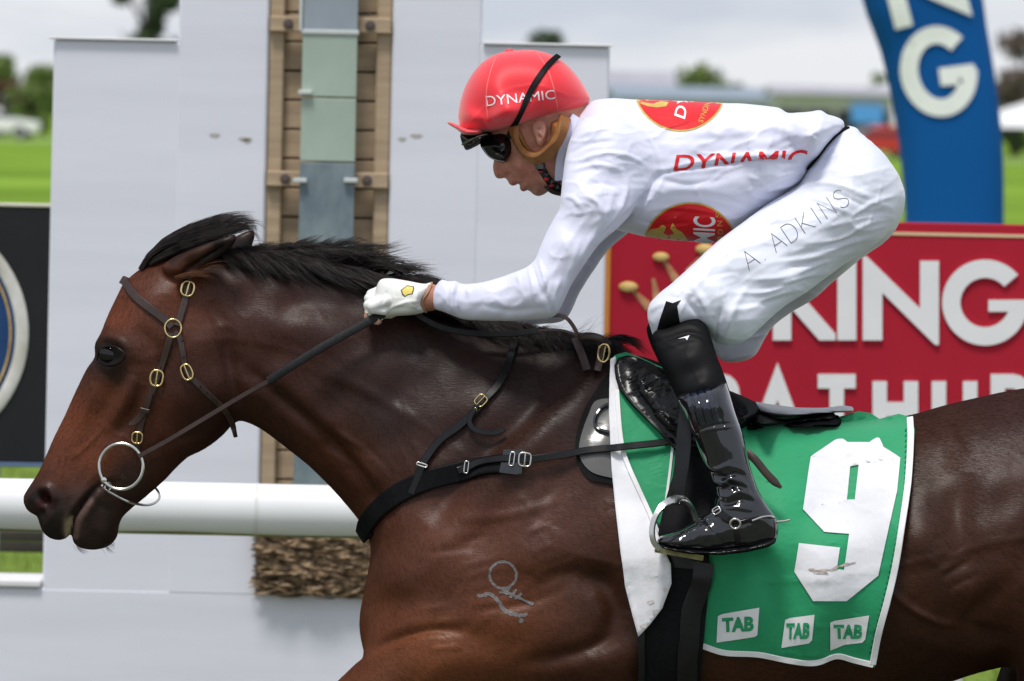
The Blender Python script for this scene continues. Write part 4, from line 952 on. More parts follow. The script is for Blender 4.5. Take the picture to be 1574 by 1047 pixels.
hairs('forelock', [[(217, 414, -.03), (228, 395, -.035), (258, 375, -.04), (305, 362, -.045), (350, 352, -.05), (378, 345, -.05)], [(219, 412, 0), (236, 384, -.01), (268, 362, -.02), (315, 345, -.03), (355, 334, -.03), (398, 346, -.03)], [(222, 410, .02), (245, 375, .01), (285, 352, .01), (330, 336, 0), (362, 328, 0), (394, 328, 0)],
    [(232, 406, -.035), (252, 392, -.04), (290, 374, -.048), (325, 363, -.05), (355, 352, -.05), (390, 350, -.05)], [(236, 404, -.03), (262, 392, -.04), (295, 379, -.05), (325, 369, -.055), (350, 360, -.058), (376, 352, -.055)], [(234, 400, -.03), (258, 384, -.04), (292, 368, -.05), (328, 357, -.055), (358, 350, -.055), (392, 338, -.05)],
    [(224, 408, .04), (258, 376, .03), (300, 356, .02), (340, 344, .02), (385, 342, .02), (400, 356, .01)]], 3200, 3.0, .0006, 31, t_h, curl=2.0)
mg = []
mr = np.random.default_rng(5)
crest = cr_spline(np.array([(318, 392), (370, 390), (420, 396), (470, 405), (520, 415), (560, 426), (600, 440), (640, 456), (700, 480), (760, 500), (820, 513), (880, 520), (930, 530)], float), 14)
def wild(lo, hi): return mr.uniform(lo, hi)
gl, gu = [], []
for i, (x, y) in enumerate(crest):
    L = np.interp(x, [320, 420, 520, 600, 700, 900], [60, 95, 120, 105, 70, 55]); 
    gl.append([(x, y + 2, -.012), (x + L * .2, y + wild(-8, 2), -.035), (x + L * .55, y + L * .05 + wild(0, 12) + 8, -.06), (x + L * .95, y + L * .26 + wild(0, 20) + 10, -.075)])
    up = np.interp(x, [320, 400, 480, 530, 560, 620, 700, 950], [6, 22, 48, 50, 30, 22, 10, 4])
    gu.append([(x, y, .0), (x + L * .18, y - up * .55, -.01), (x + L * .45, y - up * .9 + wild(-5, 5) + L * .08, -.015), (x + L * .9, y - up * wild(.5, 1.7) + L * wild(.12, .34), -.02)])
hairs('mane', gl, 5200, 3.2, .00055, 32, t_h, curl=4)
hairs('mane', gl, 500, 9, .00045, 52, t_h, curl=6)
hairs('mane', [[(p[0], p[1] + (0, 6, 10, 12)[q], p[2] - .012) for q, p in enumerate(g)] for g in gu], 2600, 3.0, .00055, 39, t_h, curl=3)
hairs('mane', gu, 3200, 3.2, .0005, 33, t_h, curl=4)
hairs('mane', gu, 420, 10, .00042, 53, t_h, curl=7)
hairs('mane', [[(440, 398, 0), (448, 380, 0), (462, 372, 0), (486, 364, 0)], [(455, 402, 0), (470, 380, 0), (490, 374, 0), (521, 362, 0)], [(480, 408, 0), (500, 385, 0), (508, 374, 0), (524, 364, 0)], [(500, 412, 0), (512, 396, 0), (516, 384, 0), (525, 374, 0)], [(520, 418, 0), (535, 412, 0), (556, 400, 0), (580, 383, 0)], [(528, 420, 0), (545, 414, 0), (562, 406, 0), (584, 392, 0)]], 520, 2.2, .0006, 34, t_h, curl=2.5)
hairs('withers_hair', [[(930, 528, 0), (955, 522, -.01), (980, 532, -.01), (1000, 548, -.01)], [(925, 524, 0), (950, 516, 0), (975, 522, 0), (992, 532, 0)]], 240, 3, .0006, 35, t_h, curl=2)
M_ehair = pm('ear_hair', (.10, .035, .012), .6, .3, 30)
hairs('ear_hair', [[(268, 424, -.09), (285, 418, -.10), (305, 414, -.10), (325, 418, -.10)], [(272, 430, -.09), (290, 427, -.10), (310, 424, -.10), (332, 430, -.10)], [(300, 412, -.095), (325, 402, -.105), (345, 398, -.105), (362, 400, -.10)]], 220, 1.8, .0004, 36, t_h, M_ehair, 1.5)
hairs('whiskers', [[(112, 838, 0), (120, 852, 0), (126, 860, -.01)], [(150, 845, -.02), (158, 853, -.03), (166, 858, -.03)], [(178, 828, -.02), (188, 838, -.03), (192, 844, -.03)]], 60, 2.5, .00025, 37, t_h, curl=1.0)
hairs('forelock', [[(330, 350, -.04), (352, 340, -.04), (372, 328, -.04), (400, 320, -.03)], [(335, 352, -.05), (358, 344, -.05), (380, 336, -.05), (396, 352, -.04)], [(340, 356, -.05), (366, 346, -.05), (392, 344, -.05), (402, 366, -.04)], [(345, 358, -.05), (372, 350, -.05), (394, 356, -.05), (400, 378, -.04)]], 160, 3, .0005, 41, t_h, curl=6)
hairs('tail', [[(1890, 700, .02), (2000, 690, .02), (2120, 720, .02), (2260, 800, .02)], [(1900, 715, -.02), (2010, 730, -.03), (2110, 780, -.03), (2230, 880, -.03)], [(1902, 725, .0), (2000, 760, .0), (2080, 840, .0), (2170, 960, .0)]], 700, 6, .0011, 38, t_h)

# freeze brand on the shoulder
M_brand = pm('brand_grey', (.11, .10, .10), .8, .3, 500, spec=.1, base2=(.21, .20, .20))
circ = lambda cx, cy, r, n=36: [(cx + r * math.cos(a), cy + r * math.sin(a)) for a in np.linspace(0, 2 * math.pi, n, endpoint=False)]
def wob(P, k, sd): r = np.random.default_rng(sd); return [(x + r.normal(0, k), y + r.normal(0, k)) for x, y in P]
drape('freeze_brand', flat_mesh([wob(circ(773, 884, 22.5), .35, 1), wob(circ(773, 884, 18.5), .35, 2)], 3), B_h, M_brand, t_h, .0005)
sc = cr_spline(np.array([(734, 917), (752, 913), (764, 922), (772, 934), (782, 942), (798, 946), (811, 945)], float), 3)
drape('freeze_brand', flat_mesh([wob(outline_stroke(sc, 6), .6, 3)], 3), B_h, M_brand, t_h, .0005)
for k, (a, b) in enumerate((((772, 906), (800, 921)), ((776, 914), (784, 902)), ((784, 918), (794, 906)), ((791, 922), (801, 912)), ((768, 911), (790, 913)), ((798, 919), (820, 929)))):
    drape('freeze_brand', flat_mesh([wob(outline_stroke(cr_spline(np.array([a, b], float), 5), 4), .5, 10 + k)], 3), B_h, M_brand, t_h, .0005 + .0003 * k)
drape('freeze_brand', flat_mesh([circ(801, 954, 4, 10)], 3), B_h, M_brand, t_h, .0005)

# ================================================================== SADDLE CLOTH
M_cgreen = pm('cloth_green', (.016, .30, .125), .62, .08, 4, .35, 42, sheen=.15, bdist=.004); M_cwhite = pm('cloth_white', (.75, .75, .79), .65, .03, 5, .35, 42, bdist=.004, sheen=.1)
M_bind = pm('binding_white', (.80, .80, .81), .6, .03, 40, .4, 500, bdist=.0008); M_dirt = pm('mud_scuff', (.50, .42, .38), .9, .3, 60)
cl_foldc = lambda x, y: .004 + .0022 * math.sin((x - y * .55) / 24) + .0018 * math.sin((x + y * .9) / 33 + 1) * max(0, min(1, (y - 660) / 60)) + .006 * math.sin(x / 17.0 + y / 60.0) * max(0, min(1, (y - 700) / 250)) + .003 * math.sin(x / 41.0 - y / 90.0 + 1) + .005 * math.exp(-((x - 1145) / 22) ** 2 - ((y - 930) / 90) ** 2) - .004 * math.exp(-((x - 1190 - (y - 930) * .4) / 16) ** 2)
def cast_top(px, py, T):
    """like cast, for cloth that reaches over the back: slide down the picture to the first hit"""
    h = cast(px, py, T)
    if h: return h
    for dy in range(2, 40, 2):
        h = cast(px, py + dy, T)
        if h:
            p = W(px, py, h[0][1] * max(0, 1 - dy / 22)); n = np.array([0, -.5, .86]); return p, n
    return None
def cloth(name, outl, mat, par, off, fold, maxe=9, th=.0022, T=None):
    V2, F = flat_mesh([outl], maxe); P = []
    for q in V2:
        h = cast_top(q[0], q[1], T or [B_h]); P.append(h[0] * 1.0); 
    P = np.array(P); 
    Nn = np.array([cast_top(q[0], q[1], T or [B_h])[1] for q in V2])
    E = {}
    for f in F:
        for a, b in ((f[0], f[1]), (f[1], f[2]), (f[2], f[0])): E.setdefault(a, set()).add(b); E.setdefault(b, set()).add(a)
    y = P[:, 1].copy()
    for _ in range(14): y = np.array([.5 * y[i] + .5 * np.mean([y[j] for j in E[i]]) for i in range(len(y))])
    y = np.minimum(y, P[:, 1])
    lift = np.array([off + fold(*q) for q in V2])
    Q = WV(V2[:, 0], V2[:, 1], y - np.maximum(lift, .003) * np.minimum(1 / np.maximum(np.abs(Nn[:, 1]), .1), 2.2))
    o = obj(name, Q, F, mat, par, True)
    bm = bmesh.new(); bm.from_mesh(o.data); bmesh.ops.recalc_face_normals(bm, faces=bm.faces[:])
    if sum(f.normal.y * f.calc_area() for f in bm.faces) > 0: bmesh.ops.reverse_faces(bm, faces=bm.faces[:])
    bm.to_mesh(o.data); bm.free()
    sm = o.modifiers.new('thick', 'SOLIDIFY'); sm.thickness = th; sm.offset = -1
    return o, (Q, F)
t_c = thing('saddle_cloth', 'green racing saddle cloth with a large white numeral and white binding', 'saddle cloth', (.5, -.25, 1.2))
cout = [(944, 546), (962, 541), (985, 550), (1020, 566), (1060, 592), (1120, 620), (1180, 640), (1250, 641), (1289, 641), (1320, 632), (1338, 635), (1352, 644), (1381, 636), (1400, 641), (1406, 660), (1403, 700), (1394, 785), (1384, 845), (1370, 912), (1354, 972), (1345, 1026), (1330, 1024), (1310, 1018), (1287, 1012), (1270, 1016), (1254, 1023), (1238, 1024), (1222, 1021), (1195, 1013), (1165, 1010), (1112, 1007), (1078, 996), (1078, 946), (1094, 885), (1090, 860),
        (1040, 835), (1003, 800), (977, 742), (959, 697), (946, 640)]
co, cm = cloth('cloth_body', cout, M_cgreen, t_c, .013, cl_foldc, 11)
B_c = bvh(*cm)
wout = [(938, 552), (946, 548), (951, 600), (958, 690), (978, 742), (1003, 800), (1018, 838), (1031, 868), (1032, 897), (1018, 935), (999, 960), (981, 979), (972, 945), (962, 905), (954, 850), (946, 781), (940, 720), (936, 632)]
wo_, wm_ = cloth('cloth_lining', wout, M_cwhite, t_c, .016, lambda x, y: .006 * math.exp(-((x - 985 - (y - 850) * .1) / 14) ** 2) * (y > 720) + .003 * math.sin(y / 40.0) + .034 * max(0, min(1, (y - 770) / 90)), 9)
B_w = bvh(*wm_)
BC = [B_c]
strap('binding', [(1399, 643), (1400, 672), (1396, 740), (1388, 800), (1377, 868), (1365, 920), (1350, 975), (1341, 1021)], 10, BC, M_bind, t_c, .0006, .0028)
strap('binding', [(1342, 1022), (1310, 1014), (1287, 1008), (1254, 1019), (1222, 1017), (1165, 1006), (1112, 1003), (1080, 993)], 9, BC, M_bind, t_c, .0004, .0028)
strap('binding', [(948, 600), (957, 690), (976, 740), (1001, 796), (1012, 822)], 7, [B_c, B_w], M_bind, t_c, .0012, .0026)
strap('binding', [(1034, 684), (1030, 722), (1024, 768)], 4, [B_c], M_bind, t_c, .0006, .0026)
M_stitch = pm('stitch_green', (.006, .10, .04), .8)
for y0 in range(0, 44):
    f = y0 / 44; P = cr_spline(np.array([(1393, 660), (1391, 740), (1383, 800), (1370, 868), (1358, 920), (1344, 975), (1336, 1010)], float), 8); a = P[int(f * (len(P) - 1))]
    strap('stitch', [a, (a[0] - 1.2, a[1] + 4)], 1.6, BC, M_stitch, t_c, .0003, .0008, sm=0, step=2)
nine = [(1283, 677), (1289, 675), (1296, 675), (1303, 680), (1336, 680), (1342, 676), (1348, 673), (1352, 674), (1358, 687), (1384, 704), (1379, 755), (1350, 885), (1301, 924), (1250, 924), (1221, 879), (1228, 835), (1291, 842), (1286, 875), (1297, 876), (1305, 821), (1267, 818), (1234, 783), (1246, 702)]
drape('numeral', flat_mesh([nine, [(1307, 717), (1320, 715), (1314, 768), (1302, 768)]], 8), BC, M_cwhite, t_c, .0026)
for i, (q, tq) in enumerate((([(1103.5, 947), (1110, 944), (1167, 934), (1164, 976), (1160, 979), (1101.5, 988)], [(1110, 950), (1159, 947), (1158, 970), (1111, 972)]),
             ([(1207, 953), (1214, 950), (1252, 945), (1248, 984), (1243, 989), (1201, 996)], [(1209, 958), (1246, 957), (1243, 982), (1209, 983)]), ([(1276, 957), (1283, 954), (1336, 946), (1330, 983), (1325, 988), (1298, 991), (1276, 1000)], [(1281, 960), (1327, 960), (1324, 982), (1283, 982)]))):
    pn = drape('logo_patch', flat_mesh([q], 8), BC, M_bind, t_c, .0022)
    drape('lettering', text_mesh('TAB', tq, .05, 5), BC, M_cgreen, pn, .0034)
for k, (x, y, w, a) in enumerate(((1266, 877, 40, -.06), (1300, 868, 30, -.25), (1262, 881, 22, .0), (1250, 876, 14, .1), (1285, 872, 12, -.3))):
    r = np.random.default_rng(k); P = [(x + w * .5 * math.cos(t) * (1 + r.normal(0, .15)), y + 1.6 * math.sin(t) * (1 + r.normal(0, .4)) + w * .5 * math.cos(t) * a) for t in np.linspace(0, 6.28, 22, endpoint=False)]
    drape('mud_scuff', flat_mesh([P], 6), BC, M_dirt, t_c, .0034 + .0002 * k)
for k, (x, y) in enumerate(((1022, 905), (1008, 940), (990, 962), (1000, 925))):
    r = np.random.default_rng(50 + k); P = [(x + 5 * math.cos(t) * (1 + r.normal(0, .4)), y + 3 * math.sin(t) * (1 + r.normal(0, .4))) for t in np.linspace(0, 6.28, 12, endpoint=False)]
    drape('mud_scuff', flat_mesh([P], 5), [B_w], pm('mud_pale', (.62, .56, .52), .9, .1, 60), t_c, .0012)

# ================================================================== SADDLE
M_blk = pm('leather_black', (.007, .007, .008), .40, .3, 14, .1, 160, bdist=.0008, gloss=(.024, .26)); M_blkm = pm('web_black', (.006, .006, .007), .8, .25, 120, .6, 700, bdist=.001, gloss=(.008, .5)); M_pat = pm('patent_black', (.006, .007, .011), .11, .2, 6, .06, 12, coat=1.0, bdist=.004)  # patent black holds a faint blue in place of reflected sky
M_gpat = pm('patent_grey', (.11, .107, .105), .22, .1, 6, .05, 14, coat=.3, bdist=.004); M_brn = pm('leather_brown', (.040, .022, .018), .42, .3, 24, .25, 200, bdist=.0006, gloss=(.04, .35)); M_brass = pm('brass', (.72, .55, .26), .25, .12, 80, metal=1.0); M_ss = pm('steel', (.62, .61, .58), .24, .1, 60, metal=1.0); M_gseat = pm('seat_grey', (.30, .29, .31), .35, .12, 20, .1, 120, bdist=.001)
t_s = thing('saddle', 'tiny black racing saddle with leather flap and pale grey cantle', 'saddle', (.35, 0, 1.45))
seat = Inf([(952, 556), (976, 547), (1010, 556), (1050, 578), (1090, 592), (1122, 601), (1159, 617), (1172, 624), (1168, 640), (1141, 661), (1090, 690), (1040, 690), (1000, 652), (970, 615), (955, 585)], [(965, 570, .07), (1000, 590, .15), (1060, 630, .20), (1120, 630, .17), (1150, 640, .16)], 0, 2, 4)
sV, sQ = solid([seat], .006); obj('seat', sV, sQ, M_blk, t_s, True)
cant = Inf([(1156, 619), (1185, 622), (1225, 627), (1270, 627), (1300, 624), (1312, 627), (1312, 632), (1285, 634), (1240, 637), (1200, 640), (1165, 634)], [(1170, 628, .11), (1240, 632, .10), (1300, 628, .07)], 0, 1, 3)
V, Q = solid([cant], .0028); obj('cantle', V, Q, M_gseat, t_s, True)
cu2 = Inf([(1156, 632), (1200, 641), (1240, 638), (1283, 635), (1283, 643), (1240, 647), (1200, 650), (1150, 650)], [(1200, 645, .13), (1270, 640, .10)], 0, 1, 3); V, Q = solid([cu2], .003); obj('seat_skirt', V, Q, M_blk, t_s, True)
pad = Inf([(1141, 644), (1180, 648), (1240, 645), (1291, 640), (1290, 656), (1250, 654), (1200, 656), (1150, 662), (1138, 664)], [(1160, 655, .15), (1230, 650, .14), (1280, 648, .12)], 0, 1.5, 3); V, Q = solid([pad], .004)
obj('mesh_pad', V, Q, M_blkm, t_s, True)
B_seat = bvh(sV, sQ)
# flap: a leather plate hung on the side
fl, fm = cloth('flap', [(945, 560), (950, 550), (965, 546), (982, 550), (1005, 560), (1030, 577), (1060, 600), (1090, 640), (1095, 690), (1085, 730), (1050, 705), (1032, 684), (1010, 660), (990, 640), (972, 622), (955, 600), (947, 580)], M_blk, t_s, .026, lambda x, y: .012 * min(1, max(0, (x - 960) / 120)), 9, .005, [B_h, B_seat])
B_f = bvh(*fm)
for P in ([(962, 585), (975, 570), (990, 562)], [(966, 590), (985, 580), (1004, 570)], [(972, 600), (990, 592), (1012, 582)], [(980, 610), (998, 604), (1018, 597)], [(955, 575), (968, 562), (980, 556)]):
    strap('flap_tooling', P, 2.4, [B_f], M_blk, t_s, .0001, .0010, sm=1, taper=[.3, 1, .3])
strap('flap_edge', [(947, 566), (949, 580), (957, 600), (974, 622), (992, 640), (1012, 660), (1032, 682), (1060, 712)], 4, [B_f], M_blk, t_s, .0004, .003)
# girth straps hanging below the flap and the girth
g_t = thing('girth', 'wide black girth running under the horse belly', 'girth', (.2, -.2, .95))
BHC = [B_h, B_c]
X, N, C = path3d([(1075, 700), (1066, 760), (1056, 820), (1048, 870), (1038, 940), (1030, 1010), (1026, 1060), (1026, 1100)], BHC, .021, 8, 4, 10)
w = np.interp(C[:, 1], [700, 830, 900, 960, 1100], [66, 78, 92, 96, 98]) * S
V, F = ribbon(X, N, w, .008); MB().add(V, F).build('girth_web', M_blkm, g_t, True, 50)
strap('girth_edge', [(1082, 866), (1078, 900), (1066, 935), (1060, 985), (1056, 1050)], 30, [B_h], M_blk, g_t, .031, .003)
strap('girth_edge', [(1004, 880), (994, 930), (986, 985), (980, 1050)], 10, [B_h], M_blk, g_t, .031, .003)
drape('girth_point', flat_mesh([cr_spline(np.array([(997, 846), (1020, 838), (1075, 850), (1090, 860), (1080, 872), (1030, 873), (1012, 878), (1000, 873), (994, 860)], float), 4, True)], 7), BHC, M_blk, g_t, .033)
# grey patent weight pad in front of the cloth
p_t = thing('weight_pad', 'grey patent leather pad with black edge in front of the green cloth', 'pad', (.15, -.18, 1.4))
drape('pad_edge', flat_mesh([cr_spline(np.array([(884, 690), (887, 664), (898, 630), (912, 606), (926, 585), (942, 572), (952, 600), (960, 690), (958, 746), (935, 744), (905, 736), (890, 715)], float), 5, True)], 8), [B_h], M_blkm, p_t, .006)
drape('pad_face', flat_mesh([cr_spline(np.array([(890, 690), (893, 670), (904, 638), (914, 618), (935, 614), (950, 620), (958, 690), (955, 736), (935, 734), (908, 725), (894, 708)], float), 5, True)], 8), [B_h], M_gpat, p_t, .009)
X, N, C = path3d([(936, 626), (922, 632), (914, 650), (918, 664), (936, 670)], [B_h], .013, 4); MB().tube(X, .0035, 8).build('pad_loop', M_pat, p_t)

# ================================================================== BREASTPLATE
t_bp = thing('breastplate', 'black webbing breastplate strapped round the horse chest and neck', 'breastplate', (-.2, -.15, 1.3))
BH = [B_h]
strap('chest_band', [(559, 822), (564, 808), (582, 785), (604, 766), (632, 749), (677, 732), (723, 722), (790, 712)], 31, BH, M_blkm, t_bp, .004, .006, sm=4, nsm=12)
# the band goes on round the front of the chest
def wrap(a, fr, up, w, mat, par, nm):
    """joins a strap to its far side round the front"""
    mir = np.array([1, -1, 1]); bb = cr_spline(np.array([a, a * .35 + fr * .65 + (a - fr) * [0, .35, 0], fr, (a * .35 + fr * .65 + (a - fr) * [0, .35, 0]) * mir, a * mir]), .006)
    n_ = np.stack([np.full(len(bb), -.8), bb[:, 1] * 10, np.full(len(bb), up)], 1); n_ /= np.linalg.norm(n_, axis=1)[:, None]
    MB().add(*ribbon(bb, n_, w, .0045)).build(nm, mat, par, True, 40)
p0 = cast(568, 808, BH)[0]; wrap(p0 + [0, -.004, 0], W(559, 817, 0), -.25, .036, M_blkm, t_bp, 'chest_band')
strap('end_patch', [(775, 713), (802, 711)], 38, BH, M_pat, t_bp, .011, .002)
strap('girth_strap', [(703, 723), (740, 717), (790, 708), (806, 706.5), (850, 702), (900, 697), (950, 692), (1000, 687), (1034, 683)], 11, [B_h, B_c, B_w], M_blk, t_bp, .014, .003, sm=5, nsm=12)
for px, py, rx, ry in ((717, 718.5, 3, 9), (788.5, 708, 3.4, 10.5)): buckle('keeper', px, py, rx, ry, 0.12, BH, M_ss, t_bp, .019, .0013, 5, False)
buckle('buckle', 806, 706.5, 9, 10, .1, BH, M_ss, t_bp, .020, .0021, 4)
strap('neck_strap', [(793, 519), (786, 545), (776, 575), (763, 598), (748, 614), (731, 634), (706, 656), (679, 676), (662, 697), (652, 713), (646, 728), (634, 760)], 11.5, BH, M_blk, t_bp, .008, .003, sm=3)
strap('strap_tongue', [(738, 622), (726, 640), (722, 650), (727, 660), (740, 665), (758, 666), (779, 663)], 8, BH, M_blk, t_bp, .013, .0028, True)
buckle('buckle', 740, 618, 7.5, 9, .75, BH, M_brass, t_bp, .015, .0015, 3.5); buckle('keeper', 728, 635, 2.4, 8, .75, BH, M_brass, t_bp, .014, .0012, 4, False); buckle('keeper', 650, 715, 8, 2.2, .3, BH, M_ss, t_bp, .016, .0016, 5, False)

# ================================================================== BRIDLE
t_br = thing('bridle', 'dark leather racing bridle with brass buckles and a ring bit', 'bridle', (-.7, -.08, 1.5))
def bstrap(name, P, w, **k): return strap(name, P, w, BH, M_brn, t_br, k.pop('off', .0035), k.pop('th', .0032), **k)
bstrap('browband', [(193, 433), (198, 441), (208, 455), (224, 469), (240, 481), (258, 496), (264, 503)], 12.5, sm=3)
p0 = cast(194, 434, BH)[0]; fr = W(187.5, 430.5, 0)
bb = cr_spline(np.array([p0 + [.001, -.004, 0], p0 * .5 + fr * .5 + [-.003, 0, .002], fr, (p0 * .5 + fr * .5) * [1, -1, 1] + [-.003, 0, .002], p0 * [1, -1, 1]]), .006)
MB().add(*ribbon(bb, np.stack([np.full(len(bb), -.8), bb[:, 1] * 8, np.full(len(bb), .45)], 1) / np.linalg.norm(np.stack([np.full(len(bb), -.8), bb[:, 1] * 8, np.full(len(bb), .45)], 1), axis=1)[:, None], .0155, .0026)).build('browband', M_brn, t_br, True, 40)
bstrap('headpiece', [(292, 428), (289, 440), (285, 456), (278, 482), (272, 502)], 10.5, off=.005)
buckle('buckle', 288, 445, 9.5, 11.5, .25, BH, M_brass, t_br, .011, .0024)
buckle('ring', 266, 505, 12.5, 14, 0, BH, M_brass, t_br, .006, .0021, 2, False)
bstrap('cheekpiece', [(263, 512), (259, 528), (252, 552), (247, 566), (241, 582), (235, 600), (227, 622), (218, 650), (213, 672), (210, 690)], 10)
bstrap('cheek_tongue', [(233, 604), (226, 625), (220, 637), (212, 646), (202, 653)], 9.5, off=.008, tip=True)
bstrap('keeper', [(221, 626), (232, 629)], 6, off=.012, sm=0)
buckle('buckle', 241, 581, 9.5, 12, .15, BH, M_brass, t_br, .010, .0024); buckle('buckle', 212, 672, 7.8, 8.6, .1, BH, M_brass, t_br, .010, .0019, 3)
bstrap('throatlash', [(268, 511), (275, 516), (280, 535), (284, 558), (290, 575), (304, 590), (321, 606), (344, 628), (354, 645), (360, 668)], 9, tip=False)
buckle('buckle', 288, 572, 8, 12, -.38, BH, M_brass, t_br, .010, .0021)
for px, py in ((243.5, 552), (247.5, 565), (236, 608), (232, 617), (280.5, 524), (283, 549), (308, 594), (318, 603), (333, 617), (281, 469)):
    h = cast(px, py, BH); MB().lathe(h[0] + h[1] * .0068, [(.0012, -.0012), (.0018, 0), (.0012, .0012)], 8, 1).build('strap_hole', pm('hole_black', (.004, .004, .004), .9), t_br)
# bit
rc = W(186, 717, -.088); MB().tube(loop3(rc, np.array([-.12, -1, .05]), np.array([0, 0, 1.0]), 34 * S, 35 * S, 2, 48), .0031, 10, True).build('bit_ring', M_ss, t_br)
c = W(160, 738, -.082); MB().lathe(c, [(.001, -.008), (.0055, -.006), (.0075, 0), (.0055, .006), (.001, .008)], 16, 1).build('bit_joint', M_ss, t_br)
far = np.array([W(*p) for p in ((157, 746, -.07), (163, 753, -.06), (173, 759, -.055), (192, 769, -.05), (211, 775, -.03), (230, 776, 0), (243, 769, .03), (245, 760, .05), (239, 750, .06), (225, 742, .062), (200, 735, .062), (175, 735, .062))])
MB().tube(cr_spline(far, .006), .0025, 8).build('bit_ring', M_ss, t_br)
MB().tube(loop3(W(166, 748, -.075), np.array([.5, -1, .2]), np.array([.6, 0, 1.0]), .006, .008, 2, 18), .0018, 6, True).build('bit_link', M_ss, t_br)
MB().tube([W(160, 738, -.08), W(161, 741, 0), W(160, 738, .08)], .005, 8).build('mouthpiece', M_ss, t_br)

# ================================================================== REINS
t_rn = thing('reins', 'black rubber gripped reins running from bit to gloved hand', 'reins', (-.4, -.12, 1.55))
M_rubr = pm('rein_rubber', (.012, .012, .013), .6, .25, 60, .8, 900, bdist=.001, gloss=(.02, .45))
free_strap('rein_leather', [(213, 702, -.095), (222, 697, -.098), (260, 676, -.108), (320, 640, -.118), (370, 610, -.128), (416, 584, -.140)], 7, M_brn, t_rn, .003)
free_strap('rein_grip', [(412, 586, -.142), (440, 568, -.148), (500, 531, -.148), (545, 506, -.140), (572, 491, -.132), (590, 482, -.120)], 13, M_rubr, t_rn, .004)
free_strap('rein_grip', [(632, 476, -.105), (648, 488, -.108), (672, 501, -.110), (705, 510, -.108), (745, 513.5, -.106), (790, 513, -.10), (828, 508.5, -.09)], 9, M_rubr, t_rn, .004)
free_strap('rein_leather', [(824, 509, -.09), (848, 507, -.085), (866, 508.5, -.08), (882, 514, -.08), (893, 522, -.085)], 4, M_brn, t_rn, .003)
free_strap('rein_leather', [(848, 485, -.05), (862, 485, -.06), (873, 491, -.07), (882, 503, -.075), (889, 517, -.08)], 6, M_brn, t_rn, .003)
free_strap('rein_grip', [(610, 446, .02), (630, 434, .02), (650, 428.5, .02), (668, 431, .02), (690, 440, .03), (760, 480, .04), (845, 486, 0)], 8, M_rubr, t_rn, .004)
t_ns = thing('neck_loop', 'brown leather neck loop with a brass buckle at the withers', 'strap', (.13, -.05, 1.56))
free_strap('loop_strap', [(884, 518, -.075), (896, 517, -.092), (912, 517, -.098), (926, 522, -.098), (937, 532, -.092)], 11, M_brn, t_ns, .0035)
free_strap('loop_strap', [(884, 519, -.08), (890, 535, -.10), (897, 552, -.115), (902, 569, -.13)], 12, M_brn, t_ns, .0035)
free_strap('loop_strap', [(925, 525, -.09), (924, 545, -.11), (918, 570, -.135)], 11, M_brn, t_ns, .0035)
c = W(928, 543, -.118); MB().tube(loop3(c, np.array([0, -1, .3]), np.array([.1, 0, 1.0]), 8.5 * S, 14 * S, 2.2), .0022, 8, True).tube([c + [-.002, -.003, -.015], c + [.003, -.004, .014]], .0014, 6).build('buckle', M_brass, t_ns)

# ================================================================== JOCKEY
t_j = thing('person', 'jockey in white silks and red cap crouched over the galloping horse', 'person', (.35, 0, 1.45))
M_skin = pm('skin', (.44, .19, .125), .5, .16, 55, .3, 220, base2=(.49, .22, .15), bdist=.0006, attr='coat'); M_silk = pm('silk_white', (.71, .72, .87), .42, .025, 3, .3, 48, sheen=.25, bdist=.003); M_brch = pm('breeches_white', (.735, .76, .86), .45, .025, 3, .3, 44, sheen=.2, bdist=.003)
M_capr = pm('cap_red', (.80, .025, .04), .48, .05, 6, .15, 700, sheen=.35, bdist=.0004); M_seam = pm('cap_seam', (.85, .16, .16), .6, .05); M_bgl = pm('goggle_black', (.005, .005, .006), .06, .1, gloss=(.05, .08)); M_tanl = pm('leather_tan', (.27, .115, .035), .5, .22, 30, .4, 120, bdist=.0012)
M_glove = pm('glove_white', (.78, .78, .755), .5, .05, 12, .2, 200, bdist=.0006); M_sock = pm('gaiter_black', (.008, .008, .009), .75, .2, 40, .35, 700, bdist=.0008, gloss=(.010, .5)); M_redp = pm('print_red', (.66, .012, .02), .45, .05); M_goldp = pm('print_gold', (.62, .42, .08), .4, .15, 60); M_ink = pm('print_black', (.03, .03, .035), .6); M_wp = pm('print_silver', (.80, .80, .82), .4, .03)

# ---- body (one continuous figure under the clothes)
head = Inf([(742, 200), (750, 228), (759, 244), (757.5, 255), (759, 266), (763, 273.5), (769, 275), (776, 273.5), (780, 277.5), (782.5, 282.5), (787, 285.5), (792, 285), (797, 282.5), (799, 285), (799, 290), (801.5, 294), (806, 294.5), (811, 292.5), (815, 294.5), (820, 299), (827, 301.5), (835, 299.5), (845, 293), (858, 290), (875, 292), (905, 270), (925, 240), (930, 200), (905, 160), (860, 130), (800, 120), (755, 150)],
    [(763, 266, .014), (768, 250, .020), (785, 262, .036), (790, 280, .022), (806, 289, .022), (826, 294, .026), (800, 262, .054), (830, 260, .062), (845, 280, .05), (790, 215, .066), (830, 200, .071), (870, 190, .071), (860, 250, .058), (900, 230, .058)], 0, 1.0, 2.5)
jc = [(W(905, 225, 0), W(970, 255, 0), .055, .07, .02, 1.2), (W(970, 255, 0), W(1100, 262, 0), .07, .07, .02, 1.3), (W(1100, 262, 0), W(1225, 262, 0), .07, .05, .02, 1.2)]
